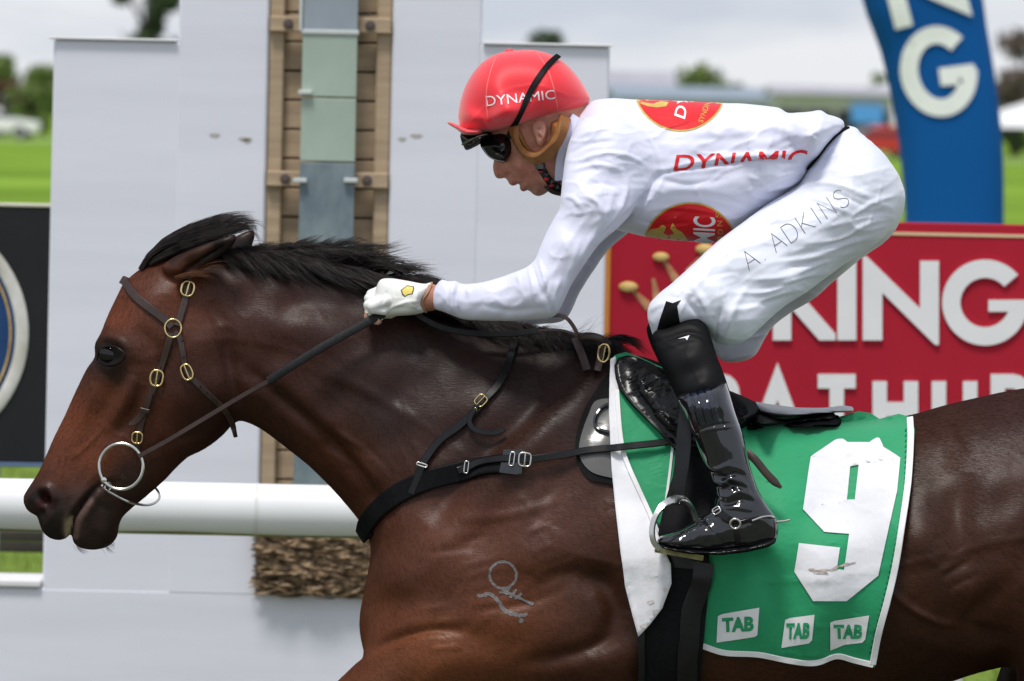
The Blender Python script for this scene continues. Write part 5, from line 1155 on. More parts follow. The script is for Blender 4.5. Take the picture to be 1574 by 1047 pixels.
for sg, dx, dy in ((-1, 0, 0), (1, 14, 6)):
    jc += [(W(960, 255, sg * .06), W(935, 270, sg * .11), .045, .045, .02), (W(935, 270, sg * .11), W(848 + dx, 448 + dy, sg * .205), .042, .024, .02), (W(848 + dx, 448 + dy, sg * .205), W(690, 458, sg * .14), .026, .021, .012), (W(690, 458, sg * .135), W(655, 457, sg * .115), .0225, .0225, .015, .9), (W(655, 457, sg * .115), W(610, 458, sg * .10), .024, .020, .015)]
    jc += [(W(1300, 290, sg * .07), W(1055, 480, sg * .235), .055, .024, .02), (W(1055, 480, sg * .235), W(1070, 565, sg * .305), .021, .024, .01), (W(1070, 565, sg * .305), W(1145, 780, sg * .352), .024, .022, .01), (W(1145, 795, sg * .352), W(1050, 830, sg * .358), .020, .013, .01)]
bx = np.concatenate([np.arange(-.26, -.045, .006), np.arange(-.045, .10, .002), np.arange(.10, .82, .006)]); bz = np.concatenate([np.arange(1.05, 1.815, .006), np.arange(1.815, 2.08, .002)]); by = np.arange(-.44, .441, .0045)
F = head.field(bx, by, bz)
for c in jc: add_cone(F, bx, by, bz, *c)
jV, jQ = surfnet(F, bx, by, bz); del F
jV = relax(jV, jQ, 1); 
if vnormals(jV, jQ)[np.argmax(jV[:, 2]), 2] < 0: jQ = jQ[:, ::-1].copy()
jV = strokes(jV, jQ, [([(780, 250), (800, 258)], 10, .004), ([(774, 268), (778, 262)], 3.2, .0045), ([(781, 266), (780, 274)], 3, -.004), ([(783, 262), (790, 272), (796, 279)], 4, -.0025), ([(797, 282.5), (803, 281.5), (808, 282)], 2.4, -.005), ([(785, 282), (794, 281)], 3, .0015), ([(802, 291), (808, 288)], 3, .002), ([(812, 290), (806, 293)], 3, -.0025), ([(826, 293)], 8, .003), ([(815, 262), (822, 278), (832, 288)], 9, -.0025), ([(845, 270), (838, 288)], 7, .003), ([(767, 272)], 2.2, -.004)], True)
qx, qy = proj(np.stack([jV[:, 0], -np.abs(jV[:, 1]), jV[:, 2]], 1)); jcol = np.ones((len(jV), 3))
lip = np.exp(-(((qx - 790) / 8) ** 2 + ((qy - 283) / 4) ** 2)) + np.exp(-(((qx - 804) / 6) ** 2 + ((qy - 291) / 4) ** 2)); jcol *= 1 - np.clip(lip, 0, 1)[:, None] * np.array([.12, .42, .36])
red = np.exp(-(((qx - 770) / 12) ** 2 + ((qy - 262) / 10) ** 2)) + .8 * np.exp(-(((qx - 808) / 18) ** 2 + ((qy - 262) / 14) ** 2)); jcol *= 1 - np.clip(red, 0, 1)[:, None] * np.array([.02, .20, .20])
beard = np.exp(-(((qx - 828) / 22) ** 2 + ((qy - 290) / 10) ** 2)); jcol *= 1 - np.clip(beard, 0, 1)[:, None] * np.array([.16, .12, .06])
obj('body', jV, jQ, M_skin, t_j, True, col=jcol); B_j = bvh(jV, jQ)
ear = Inf([(819, 191), (826, 186), (836, 187), (841, 195), (841, 206), (838, 218), (832, 225), (826, 222), (822, 211), (818, 202)], [(830, 205, .009, -.076)], -.076, .5, 1.2); V, Q = solid([ear], .0012)
V = strokes(V, Q, [([(826, 192), (835, 193), (837, 205), (833, 216)], 2.4, .0035), ([(827, 206), (831, 214)], 2.6, -.004), ([(824, 198), (831, 199)], 2.2, -.0035), ([(829, 203), (833, 210)], 2, .002)]); obj('ear', V, Q, pm('ear_skin', (.52, .25, .19), .45, .12, 40), t_j, True)

# ---- jersey
tor = Inf([(868, 200), (885, 178), (909, 156), (921, 152.5), (945, 151), (978, 153), (1040, 155), (1112, 158.5), (1150, 160), (1186, 164), (1200, 167), (1208, 173), (1232, 173), (1250, 171), (1261, 169.5), (1272, 176), (1286, 180), (1296, 186), (1297, 197), (1280, 212), (1266, 228), (1256, 242), (1242, 256), (1238, 270), (1229, 285), (1205, 302), (1176, 325), (1145, 348), (1120, 365), (1098, 373), (1059, 371), (1017, 367), (988, 363), (950, 354), (915, 345), (888, 325), (870, 300), (858, 283), (856, 262), (859, 238)],
    [(900, 220, .13), (950, 250, .165), (1010, 250, .165), (1100, 250, .150), (1200, 230, .145), (1265, 205, .15), (1060, 340, .12), (960, 330, .13)], 0, 2, 4)
slv = [(893, 186), (925, 176), (955, 182), (985, 202), (1004, 226), (1012, 250), (1011, 268), (998, 292), (978, 320), (950, 350), (922, 374), (897, 408), (875, 443), (864, 468), (857, 480), (848, 487), (818, 491), (780, 493), (743, 492.5), (711, 491), (697, 486), (684, 480.5), (668, 475), (662, 462), (665, 449), (671, 438), (679, 430.5), (690, 433), (700, 432), (708, 436), (732, 435.5), (767, 426.5), (791, 418), (807, 411), (822, 398.5), (828, 384), (838, 360), (850, 338), (861, 317), (862, 300), (864, 280), (868, 250), (876, 215)]
sctrl = [(935, 235, .078, -.125), (985, 255, .05, -.13), (900, 330, .058, -.185), (870, 400, .052, -.20), (845, 450, .047, -.21), (760, 460, .041, -.18), (700, 460, .034, -.145), (672, 456, .031, -.125)]
sl1 = Inf(slv, sctrl, -.16, 2, 4)
slf = Inf([(x + 16 if y > 200 else x, y + 8 if y > 300 else y) for x, y in slv if x > 800 or True], [(c[0] + 16, c[1] + 8, c[2], -c[3]) for c in sctrl], .16, 2.5, 4)
ax_ = [np.arange(-.18, .68, .0034), np.arange(-.30, .31, .0042), np.arange(1.53, 2.05, .0034)]
F = smin(tor.field(*ax_), sl1.field(*ax_), .012); F = smin(F, slf.field(*ax_), .02)
sV, sQ = surfnet(F, *ax_); del F; sV = relax(sV, sQ, 2)
if vnormals(sV, sQ)[np.argmax(sV[:, 2]), 2] < 0: sQ = sQ[:, ::-1].copy()
AMP = 1.55
wr = [ # armpit and shoulder seam
    ([(950, 186), (985, 202), (1005, 228), (1013, 255), (1013, 268)], 3, .0028), ([(1013, 268), (998, 292), (978, 320), (945, 352)], 6, -.008), ([(1020, 272), (1004, 300), (985, 325)], 5, .003),
    ([(1013, 268), (1060, 258), (1120, 250), (1180, 245), (1236, 248)], 4, -.006), ([(1020, 262), (1080, 250), (1150, 241), (1230, 240)], 8, .0045),
    # sleeve folds
    ([(893, 246), (930, 236), (965, 240), (992, 254)], 4, .0035), ([(880, 262), (920, 254), (958, 262)], 4, .003), ([(895, 285), (930, 282), (955, 296)], 5, -.003), ([(900, 300), (918, 312), (925, 330), (912, 345)], 5, .0038), ([(868, 300), (885, 308), (895, 322)], 4, .0025),
    ([(955, 262), (962, 290), (950, 325), (925, 360)], 5, .0045), ([(940, 300), (932, 330), (905, 372), (880, 415)], 5, .0035), ([(952, 330), (925, 365), (900, 400)], 4, -.003), ([(890, 375), (875, 420), (868, 450)], 5, .003), ([(860, 430), (852, 455), (852, 478)], 4, .0035), ([(845, 425), (840, 450), (846, 476)], 4, -.003),
    ([(828, 398), (836, 425), (845, 460)], 3, .003), ([(818, 408), (826, 435), (836, 460)], 3, -.0025), ([(812, 412), (818, 435), (822, 462)], 3, .002), ([(795, 420), (800, 440)], 3, .0015), ([(700, 433), (694, 455), (698, 484)], 3, .0045), ([(706, 438), (701, 460), (706, 488)], 3, -.004), ([(716, 440), (722, 452)], 3, .002), ([(870, 225), (900, 205), (935, 196)], 5, .002), ([(872, 238), (905, 222), (945, 216)], 4, -.002), ([(740, 470), (790, 478), (840, 472)], 6, -.002),
    # torso
    ([(1150, 163), (1190, 172), (1225, 186), (1270, 200)], 5, .003), ([(1205, 172), (1230, 186), (1262, 198)], 4, -.004), ([(1250, 172), (1272, 188), (1290, 192)], 4, .003), ([(1235, 200), (1262, 212), (1280, 210)], 4, -.002), ([(1130, 205), (1190, 198), (1250, 215)], 6, .002), ([(1050, 205), (1100, 215), (1150, 212)], 8, -.0015),
    ([(1190, 290), (1215, 283), (1232, 272)], 4, .004), ([(1170, 300), (1205, 296), (1228, 284)], 4, -.004), ([(1130, 300), (1165, 290), (1200, 275), (1236, 262)], 5, .003), ([(1060, 300), (1110, 305), (1150, 318)], 5, -.0025), ([(1150, 270), (1175, 282), (1185, 300)], 4, .002), ([(990, 325), (1030, 318), (1080, 322), (1130, 335)], 5, .003), ([(975, 338), (1010, 345), (1060, 342)], 4, -.0022), ([(1000, 300), (1050, 290), (1110, 288)], 7, .002),
    ([(1010, 275), (1060, 285), (1110, 275)], 6, -.003), ([(930, 160), (960, 175), (980, 190)], 6, .0015), ([(880, 185), (872, 215), (862, 250)], 3, .003), ([(868, 200), (862, 240), (860, 280)], 4, -.002), ([(1225, 255), (1235, 262), (1230, 275)], 3, .003), ([(1244, 240), (1256, 225), (1270, 212)], 3, .002)]
sV = strokes(sV, sQ, [(a_, r_ * .85, h_ * AMP) for a_, r_, h_ in wr])
qx, qy = proj(sV); N_ = vnormals(sV, sQ); near = np.clip(-N_[:, 1] + .2, 0, 1)
arm = (qx < 960) & (qy > 300)
sV = sV + N_ * (near * np.where(arm, .0009 * fbm(qx, qy, 8, 16, 4, 2, .9), .0011 * fbm(qx, qy, 28, 9, 8, 3, -.1)))[:, None]
tq = np.clip((qx - 960) / 60, 0, 1); N_ = vnormals(sV, sQ)
sV = sV + N_ * (near * (tq * (.0026 * ridged(qx, qy, 34, 11, 31, -.12) + .0018 * ridged(qx, qy, 14, 26, 33, .5) * (qx > 1150)) + (1 - tq) * (qy < 330) * .0022 * ridged(qx, qy, 26, 10, 35, -.15) + (1 - tq) * (qy > 330) * .0018 * ridged(qx, qy, 12, 20, 36, .75)))[:, None]
obj('jersey', sV, sQ, M_silk, t_j, True); B_s = bvh(sV, sQ)
# prints
def oval(cx, cy, r, mats=(M_goldp, M_redp)):
    a = drape('emblem', flat_mesh([circ(cx, cy, r, 60)], 6), [B_s], M_goldp, t_j, .0012, keep=lambda x, y: y > 150)
    drape('emblem_field', flat_mesh([circ(cx, cy, r - 2.6, 60)], 6), [B_s], M_redp, a, .0020); return a
em1 = oval(1046, 129, 73); em2 = oval(1061, 385, 74)
drape('lettering', text_mesh('DYNAMIC', [(1036, 178), (1062, 60), (1080, 64), (1053, 184)], .015, 5), [B_s], M_wp, em1, .0028)
drape('lettering', text_mesh('SYNDICATIONS', [(1073, 187), (1098, 118), (1107, 121), (1080, 190)], 0, 5), [B_s], M_goldp, em1, .0028)
drape('lettering', text_mesh('DYNAMIC', [(1063, 440), (1066, 332), (1100, 334), (1096, 442)], .015, 5), [B_s], M_wp, em2, .0028)
for ch, x, y in (('S', 1104, 330), ('N', 1106, 343), ('O', 1107, 356), ('I', 1106, 367)):
    drape('lettering', text_mesh(ch, [(x - 4, y + 4), (x - 4, y - 4), (x + 4, y - 4), (x + 4, y + 4)], 0, 5), [B_s], M_goldp, em2, .0028)
flame = [(992, 362), (1000, 352), (1012, 350), (1018, 345), (1024, 348), (1020, 358), (1028, 362), (1036, 358), (1030, 350), (1034, 342), (1040, 352), (1048, 356), (1056, 366), (1058, 372), (1040, 374), (1028, 368), (1015, 370), (1000, 368)]
drape('emblem_horse', flat_mesh([flame], 5), [B_s], M_goldp, em2, .0026)
drape('emblem_horse', flat_mesh([[(978, 152), (990, 158), (1004, 160), (1016, 156), (1028, 158), (1024, 164), (1010, 166), (996, 164), (984, 160)]], 5), [B_s], M_goldp, em1, .0026)
seam_y = lambda x: np.interp(x, [1030, 1060, 1095, 1130, 1165, 1205, 1240], [268, 265, 258, 252, 247, 246, 249])
drape('lettering', text_mesh('DYNAMIC', [(1040, 238), (1242, 230), (1238, 259), (1035, 263)], .012, 3.5), [B_s], M_redp, t_j, .0012, keep=lambda x, y: y < seam_y(x) - .5)

# ---- breeches
bpoly = [(1304, 196), (1324, 210), (1349, 231), (1366, 253), (1380, 277), (1386, 300), (1382, 328), (1370, 355), (1352, 374), (1324, 392), (1297, 409), (1271, 427), (1236, 451.5), (1204, 471), (1176, 494), (1150, 517), (1132, 526), (1111, 528), (1096, 523), (1087, 510), (1076, 502), (1062, 499), (1044, 500), (1024, 509), (1004, 516), (999, 503), (994, 484), (996, 467), (1009, 451.5), (1031, 434), (1059, 409), (1098, 374), (1147, 338), (1176, 317), (1211, 296), (1229, 284), (1240, 266), (1258, 242), (1280, 214)]
bctl = [(1310, 250, .155, 0), (1340, 300, .15, -.02), (1270, 290, .13, -.05), (1300, 360, .12, -.07), (1220, 370, .085, -.135), (1150, 430, .075, -.18), (1080, 460, .066, -.225), (1025, 480, .055, -.24), (1110, 500, .06, -.22)]
br = Inf(bpoly, bctl, -.14, 2, 4); brf = Inf([(x + 12 * min(1, max(0, (1330 - x) / 100)), y + 11 * min(1, max(0, (1330 - x) / 100)) + (20 if x < 1160 and y > 480 else 0)) for x, y in bpoly], [(c[0] + 10, c[1] + 10, c[2], -c[3]) for c in bctl], .14, 2.5, 4)
ax_ = [np.arange(.23, .80, .0034), np.arange(-.34, .35, .0042), np.arange(1.46, 2.0, .0034)]
F = smin(br.field(*ax_), brf.field(*ax_), .015); kV, kQ = surfnet(F, *ax_); del F; kV = relax(kV, kQ, 2)
if vnormals(kV, kQ)[np.argmax(kV[:, 2]), 2] < 0: kQ = kQ[:, ::-1].copy()
kw = [([(1380, 300), (1340, 312), (1300, 340), (1262, 352)], 4, .0025), ([(1372, 335), (1330, 345), (1290, 368), (1230, 375)], 4, .003), ([(1350, 362), (1300, 375), (1250, 395), (1180, 405)], 5, .003), ([(1320, 385), (1270, 400), (1210, 425), (1150, 430)], 5, .0035), ([(1280, 415), (1230, 428), (1180, 448), (1130, 452)], 5, .0035), ([(1240, 442), (1190, 455), (1150, 474), (1118, 478)], 5, .003),
      ([(1365, 325), (1320, 330), (1280, 352)], 4, -.002), ([(1335, 360), (1290, 372), (1240, 388)], 4, -.0025), ([(1300, 392), (1255, 402), (1200, 416)], 4, -.003), ([(1262, 420), (1215, 436), (1165, 446)], 4, -.003), ([(1215, 455), (1170, 466), (1130, 468)], 5, -.003),
      ([(1229, 290), (1250, 282), (1290, 285), (1340, 305)], 5, .0035), ([(1240, 300), (1280, 296), (1330, 318)], 4, -.0025), ([(1225, 300), (1265, 310), (1310, 330)], 4, .0025), ([(1245, 268), (1275, 262), (1320, 268)], 5, .003), ([(1262, 240), (1290, 240), (1330, 250)], 5, .002), ([(1252, 262), (1268, 238), (1284, 222)], 3, .003),
      ([(1250, 290), (1232, 312), (1205, 330), (1150, 365), (1100, 405), (1060, 440)], 2.5, .0016), ([(1356, 280), (1340, 330), (1318, 372), (1280, 410)], 2.5, .0016),
      ([(1100, 405), (1070, 440), (1050, 462)], 6, .003), ([(1065, 440), (1085, 470), (1090, 500)], 6, .004), ([(1050, 455), (1068, 478), (1076, 496)], 5, -.004), ([(1010, 460), (1030, 455), (1048, 462)], 4, -.003), ([(1000, 478), (1012, 470), (1024, 466)], 4, .003), ([(1110, 470), (1102, 500), (1100, 520)], 5, -.004), ([(1125, 478), (1120, 505), (1112, 522)], 5, .003), ([(1150, 440), (1130, 470), (1118, 500)], 7, .003), ([(1060, 420), (1090, 425), (1130, 415)], 5, -.002), ([(1100, 385), (1150, 380), (1200, 365)], 6, .002), ([(1160, 345), (1200, 345), (1240, 335)], 6, -.002)]
kV = strokes(kV, kQ, [(a_, r_ * .85, h_ * 1.5) for a_, r_, h_ in kw]); qx, qy = proj(kV); N_ = vnormals(kV, kQ)
kV = kV + N_ * (np.clip(-N_[:, 1] + .2, 0, 1) * .0012 * fbm(qx, qy, 40, 10, 14, 3, -.35))[:, None]
N_ = vnormals(kV, kQ); kn_ = np.exp(-((qx - 1075) / 60) ** 2 - ((qy - 480) / 50) ** 2)
kV = kV + N_ * (np.clip(-N_[:, 1] + .2, 0, 1) * (.0026 * ridged(qx, qy, 46, 12, 41, -.32) + .0016 * ridged(qx, qy, 24, 9, 42, -.15) + .0022 * kn_ * ridged(qx, qy, 10, 22, 43, .3)))[:, None]
obj('breeches', kV, kQ, M_brch, t_j, True); B_k = bvh(kV, kQ)
# waistband and knee gap
strap('waistband', [(1303, 197), (1289, 207), (1274, 222), (1262, 238), (1252, 251), (1243, 261)], 8, [B_s, B_k], M_sock, t_j, .001, .003, sm=3)
drape('knee_panel', flat_mesh([[(1024, 463), (1034, 466), (1047, 461), (1041, 470), (1043, 484), (1046, 502), (1030, 506), (1008, 514), (1014, 492)]], 5), [B_k], M_sock, t_j, .0014)
# name on the thigh, in thin strokes
o0 = np.array((1152, 416.0)); axd = np.array((148, -98.0)) / 8.75; ayd = np.array((-16, -24.0)); x = 0
for ch in 'A. ADKINS':
    wd_ = {'.': .35, ' ': .25, 'I': .45}.get(ch, 1.0)
    if ch in GLY:
        for st in GLY[ch]:
            P = [tuple(o0 + axd * (x + wd_ * a) + ayd * b) for a, b in st]; drape('lettering', flat_mesh([outline_stroke(P, .85)], 6), [B_k], M_ink, t_j, .0010)
    x += wd_ + .28

# ---- gaiter and boots
gtr = Inf([(1002, 517), (1008, 509), (1022, 505), (1040, 497), (1056, 491), (1074, 491), (1086, 500), (1093, 518), (1101, 545), (1110, 568), (1118, 592), (1122, 610), (1090, 622), (1048, 626), (1040, 610), (1030, 590), (1018, 565), (1007, 540)], [(1045, 520, .057, -.262), (1060, 560, .052, -.30), (1080, 600, .047, -.325)], -.29, 1.5, 3)
V, Q = solid([gtr], .003); V = strokes(V, Q, [([(1003, 528), (1030, 519), (1060, 511), (1092, 522)], 3.5, -.004), ([(1001, 518), (1030, 508), (1060, 500), (1086, 512)], 5, .003), ([(1006, 540), (1035, 530), (1065, 522), (1096, 534)], 4, .002)]); obj('gaiter', V, Q, M_sock, t_j, True); B_g = bvh(V, Q)
drape('logo', flat_mesh([[(1042, 521), (1060, 515.5), (1056, 523), (1053, 519.5)]], 4), [B_g], M_wp, t_j, .001)
bt = [(1042, 611), (1060, 600), (1083, 593), (1100, 588.5), (1114, 586), (1119, 597), (1131, 637), (1142, 668), (1152, 712), (1159, 735), (1167, 755), (1180, 777), (1191, 793), (1196, 808), (1195, 824), (1187, 835), (1166, 843), (1131, 847), (1090, 850), (1050, 847), (1022, 841), (1009, 832), (1013, 825), (1030, 818), (1049, 811), (1069, 799), (1088, 787), (1099, 774), (1100, 757), (1090, 727), (1080, 708), (1066, 671), (1052, 637)]
boot = Inf(bt, [(1080, 605, .052, -.332), (1100, 660, .050, -.345), (1120, 720, .040, -.352), (1135, 760, .038, -.355), (1165, 800, .037, -.355), (1120, 815, .042, -.357), (1070, 825, .044, -.360), (1030, 832, .036, -.360)], -.345, 1.5, 2.5)
bV, bQ = solid([boot], .0026)
def zig(*P): return list(P)
ww = [(zig((1080, 712), (1100, 722), (1120, 716), (1142, 722)), 4, .004), (zig((1086, 722), (1110, 734), (1130, 728), (1150, 734)), 3.5, -.005), (zig((1090, 735), (1108, 742), (1125, 736), (1142, 748)), 3.5, .0048), (zig((1096, 748), (1112, 752), (1130, 746), (1152, 752)), 3.5, -.005), (zig((1098, 758), (1118, 764), (1135, 756), (1158, 764)), 3.5, .0045), (zig((1100, 768), (1118, 774), (1140, 768), (1165, 774)), 3.5, -.0045), (zig((1106, 728), (1122, 742), (1135, 760)), 3, -.004), (zig((1128, 720), (1118, 738), (1108, 752)), 3, .003), (zig((1132, 735), (1146, 746), (1152, 760)), 3, .003), (zig((1104, 782), (1130, 780), (1160, 784)), 4, .003),
      (zig((1062, 640), (1068, 664), (1080, 700), (1088, 724)), 5, -.003), (zig((1078, 600), (1092, 650), (1110, 705)), 9, .002), (zig((1060, 668), (1090, 656), (1138, 650)), 2.2, -.002), (zig((1060, 672), (1090, 660), (1140, 655)), 2, .002), (zig((1098, 596), (1108, 640), (1122, 690)), 2, -.0018), (zig((1060, 805), (1085, 800), (1105, 808)), 4, -.002), (zig((1050, 822), (1090, 818), (1130, 826)), 8, .003), (zig((1150, 795), (1175, 800), (1190, 815)), 6, .002), (zig((1078, 790), (1094, 812), (1104, 830)), 3, -.0025), (zig((1100, 795), (1120, 806), (1150, 804)), 4, -.003)]
bV = strokes(bV, bQ, ww)
obj('boot', bV, bQ, M_pat, t_j, True); B_b = bvh(bV, bQ)
sole = Inf([(1009, 832), (1030, 838), (1070, 842), (1110, 841), (1150, 836), (1180, 828), (1194, 824), (1192, 834), (1180, 841), (1150, 848), (1110, 852.5), (1060, 851), (1022, 845), (1010, 838)], [(1040, 842, .040, -.36), (1110, 845, .044, -.357), (1175, 835, .037, -.355)], -.35, 1.0, 3, smooth=False); V, Q = solid([sole], .0026); obj('boot_sole', V, Q, M_blk, t_j, True)
# mirrored far boot and gaiter (only met from other viewpoints)
for nm, VV, QQ, mm in (('boot', bV, bQ, M_pat), ('gaiter', *solid([gtr], .005), M_sock)): obj(nm, np.asarray(VV) * [1, -1, 1], np.asarray(QQ)[:, ::-1].copy(), mm, t_j, True)
M_ribsky = pm('rib_skytint', (.008, .011, .026), .12, .2, 6, coat=1.0)  # black ribs, with their blue reflection put into the colour
for i in range(4):
    x = 1057 + i * 10; strap('boot_rib', [(x, 607 - i * 3.2), (x + 8, 632 - i * 2.5), (x + 15, 655 - i * 2)], 7.5, [B_b], M_ribsky, t_j, .0003, .0016, sm=1)
strap('boot_cuff', [(1043, 613), (1060, 603), (1083, 596), (1114, 588.5)], 4, [B_b], M_blk, t_j, .0003, .0018)
# spur
strap('spur_strap', [(1098, 784), (1108, 790), (1122, 799), (1130, 804)], 11, [B_b], M_blk, t_j, .0014, .003); strap('spur_strap', [(1130, 806), (1133, 820), (1134, 835), (1134, 846)], 8, [B_b], M_blk, t_j, .0014, .003); strap('spur_strap', [(1132, 804), (1150, 800), (1165, 797)], 7, [B_b], M_blk, t_j, .0014, .003)
buckle('spur_buckle', 1103, 786, 5, 6, 1.1, [B_b], M_ss, t_j, .005, .0015, 4); buckle('spur_ring', 1130, 804, 7.5, 7.5, 0, [B_b], M_ss, t_j, .0055, .0024, 2, False)
X, N, C = path3d([(1155, 800), (1172, 795), (1185, 795)], [B_b], .004, 3); yl = X[-1]
MB().tube(cr_spline(np.array([X[0], X[len(X) // 2], X[-1], W(1193, 799, -.35), W(1196, 803, -.34)]), .004), .0022, 8).tube([W(1192, 802, -.352), W(1205, 801, -.352), W(1214, 799, -.352)], [.0026, .0022, .0028], 8).build('spur', M_ss, t_j)

# ---- stirrup
t_st = thing('stirrup', 'polished stirrup iron on a black strap beside the jockey boot', 'stirrup', tuple(W(1040, 800, -.37)))
for dx, dy_, y in ((0, 0, -.335), (6, .2, -.341)):
    free_strap('stirrup_leather', [(1054 + dx, 622, y + .03), (1050 + dx, 660, y + .005), (1046 + dx * .9, 710, y - .008), (1041 + dx * .8, 750, y - .012), (1041 + dx * .6, 777, y - .012)], 17, M_blk, t_st, .0035, (-.25, -1, 0.1))
free_strap('leather_tail', [(1146, 694, -.305), (1160, 706, -.312), (1178, 728, -.316), (1194, 744, -.318), (1201, 750, -.318)], 12, M_brn, t_st, .003, tip=True)
iron = np.array([W(*p) for p in ((1016, 846, -.405), (1006, 834, -.405), (1003, 815, -.403), (1008, 795, -.398), (1021, 776, -.388), (1036, 768, -.375), (1048, 768, -.362), (1060, 778, -.345), (1070, 796, -.327), (1076, 820, -.315), (1078, 850, -.315))])
Xi = cr_spline(iron, .005); Ni = np.tile([-.45, -1.0, .1], (len(Xi), 1)); V, F = ribbon(Xi, Ni, np.interp(np.linspace(0, 1, len(Xi)), [0, .3, .5, .7, 1], [.010, .011, .017, .010, .010]), .006); MB().add(V, F).tube(Xi + np.array([0, .003, 0]), .0048, 8).build('iron', M_ss, t_st, True, 50)
M_tread = pm('tread_brass', (.30, .27, .13), .5, .3, 40, metal=.6)
m = MB(); a, b = np.array(W(1008, 842, -.405)), np.array(W(1082, 855, -.36)); u = (b - a) / np.linalg.norm(b - a); up = np.cross(u, [0, 1, 0]); up = up if up[2] > 0 else -up
q = [a + [0, 0, 0], b, b + [0, .055, 0], a + [0, .055, 0]]; m.add([p - up * .010 for p in q] + [p + up * .001 for p in q], [(0, 1, 2, 3), (7, 6, 5, 4), (0, 4, 5, 1), (1, 5, 6, 2), (2, 6, 7, 3), (3, 7, 4, 0)]); m.build('tread', M_tread, t_st, True, 30)

# ---- glove
plm = Inf([(581, 435), (586, 429.5), (601, 428), (628, 432), (652, 436), (664, 434.5), (663, 440), (657, 452), (648, 464), (654, 478), (641, 483), (607, 486), (585, 487), (577, 478), (575, 462), (577, 449)], [(590, 455, .030, -.105), (620, 455, .036, -.11), (648, 458, .030, -.115)], -.11, 1.0, 2)
fing = []
for k, (yy, x0, y0) in enumerate(((-.138, 586, 462), (-.122, 580, 460), (-.102, 580, 450), (-.083, 582, 444))):
    dy_ = 7 if k == 0 else 0; kn, pp, dd, tip = W(x0 + 8, y0, yy), W(x0 - 14 + k, y0 + 9, yy - .002), W(x0 - 13 + k, y0 + 20 + k - dy_, yy), W(x0 + 4, y0 + 26 + k - dy_ * 1.4, yy + .004)
    fing += [(kn, pp, .0105, .0098, .004), (pp, dd, .0098, .0088, .003), (dd, tip, .0088, .0080, .003)]
fing += [(W(625, 468, -.075), W(600, 480, -.07), .013, .011, .006), (W(600, 480, -.07), W(582, 484, -.072), .011, .009, .004)]
gV, gQ = solid([plm], .0018, axes=[np.arange(-.30, -.145, .0018), np.arange(-.17, -.04, .0018), np.arange(1.575, 1.69, .0018)], cones=fing)
gV = strokes(gV, gQ, [([(592, 478), (610, 470), (628, 464), (645, 464)], 3, .003), ([(600, 474), (620, 474), (640, 478)], 4, -.002), ([(596, 446), (590, 460), (586, 472)], 3, -.002), ([(636, 436), (642, 445), (640, 458)], 2, .0014), ([(612, 432), (607, 446), (608, 458)], 2.5, -.0014), ([(640, 466), (646, 470), (640, 474)], 2, -.002)])
obj('glove', gV, gQ, M_glove, t_j, True); B_gl = bvh(gV, gQ)
obj('glove', gV * [1, -1, 1], gQ[:, ::-1].copy(), M_glove, t_j, True)
for P, rr in (([(564, 481), (563, 488), (568, 490)], .0045), ([(574, 492), (580, 495), (584, 492)], .006)):
    MB().tube(cr_spline(np.array([W(x, y, -.128) for x, y in P]), .002), rr, 10).build('fingertip', pm('finger_skin', (.46, .26, .19), .5, .1), t_j)
strap('glove_cuff', [(664, 436), (659, 449), (649, 462), (655, 478)], 3, [B_gl, B_j], pm('cuff_tan', (.42, .24, .14), .6), t_j, .002, .002)
em = [(616, 446), (626, 438.5), (632, 440), (636, 440), (637, 444), (634.5, 452), (627, 453.5), (622, 456.5), (618, 453), (617, 449)]
drape('emblem', flat_mesh([em], 3), [B_gl], pm('emblem_edge', (.10, .09, .05), .6), t_j, .0008); ctr_e = np.mean(em, 0)
drape('emblem', flat_mesh([[tuple(ctr_e + (np.array(p) - ctr_e) * .82) for p in em]], 3), [B_gl], pm('emblem_yellow', (.80, .66, .16), .6, .05), t_j, .0016)

# ---- helmet
t_hl = [(705, 186), (704, 176), (707, 157), (715, 133), (729.5, 109), (748, 91), (767, 81.5), (794, 77.5), (820.5, 77), (842, 82), (863, 93), (885, 114), (899, 134), (907, 152), (904, 159), (893, 170), (879, 177), (847, 181.5), (820.5, 187), (794, 195), (778, 199), (754, 203.5), (730, 206.5), (710, 208), (706, 198)]
hel = Inf(t_hl, [(800, 130, .105), (740, 160, .092), (860, 150, .096), (780, 190, .098), (720, 190, .075)], 0, 1.5, 3); V, Q = solid([hel], .003)
V = strokes(V, Q, [([(712, 203), (735, 200), (765, 195), (800, 188), (850, 176), (890, 168)], 4, .003), ([(716, 196), (750, 191), (790, 183)], 4, -.002), ([(745, 184), (752, 190), (756, 200)], 3, .003), ([(738, 184), (746, 194)], 3, -.002), ([(850, 172), (880, 166), (900, 156)], 4, -.003), ([(820, 183), (850, 172), (880, 160)], 3, .0015)])
hel_o = obj('helmet', V, Q, M_capr, t_j, True); B_hl = bvh(V, Q)
for P in ([(764, 85), (756, 105), (749.5, 130), (747.5, 155), (750, 180), (755, 201)], [(822, 79), (838, 100), (848, 125), (854, 150), (858, 176)]): strap('cap_seam', P, 2.2, [B_hl], M_seam, hel_o, .0001, .0012, sm=3)
c = W(783.5, 79, 0); MB().lathe(c, [(.002, .005), (.008, .004), (.011, 0), (.011, -.004)], 18, 2).build('cap_button', M_capr, hel_o)
pk = Inf([(687, 188.5), (693, 188), (704, 192), (720, 197), (742, 198), (742, 207), (724, 209), (712, 207), (702, 199), (692, 193)], [(692, 190, .03), (706, 198, .075), (730, 203, .092)], 0, 1.0, 2); V, Q = solid([pk], .0024); obj('cap_peak', V, Q, M_capr, hel_o, True)
drape('lettering', text_mesh('DYNAMIC', [(746, 148), (852, 138), (853.5, 152), (748, 163.5)], 0, 4), [B_hl], M_wp, hel_o, .0010)
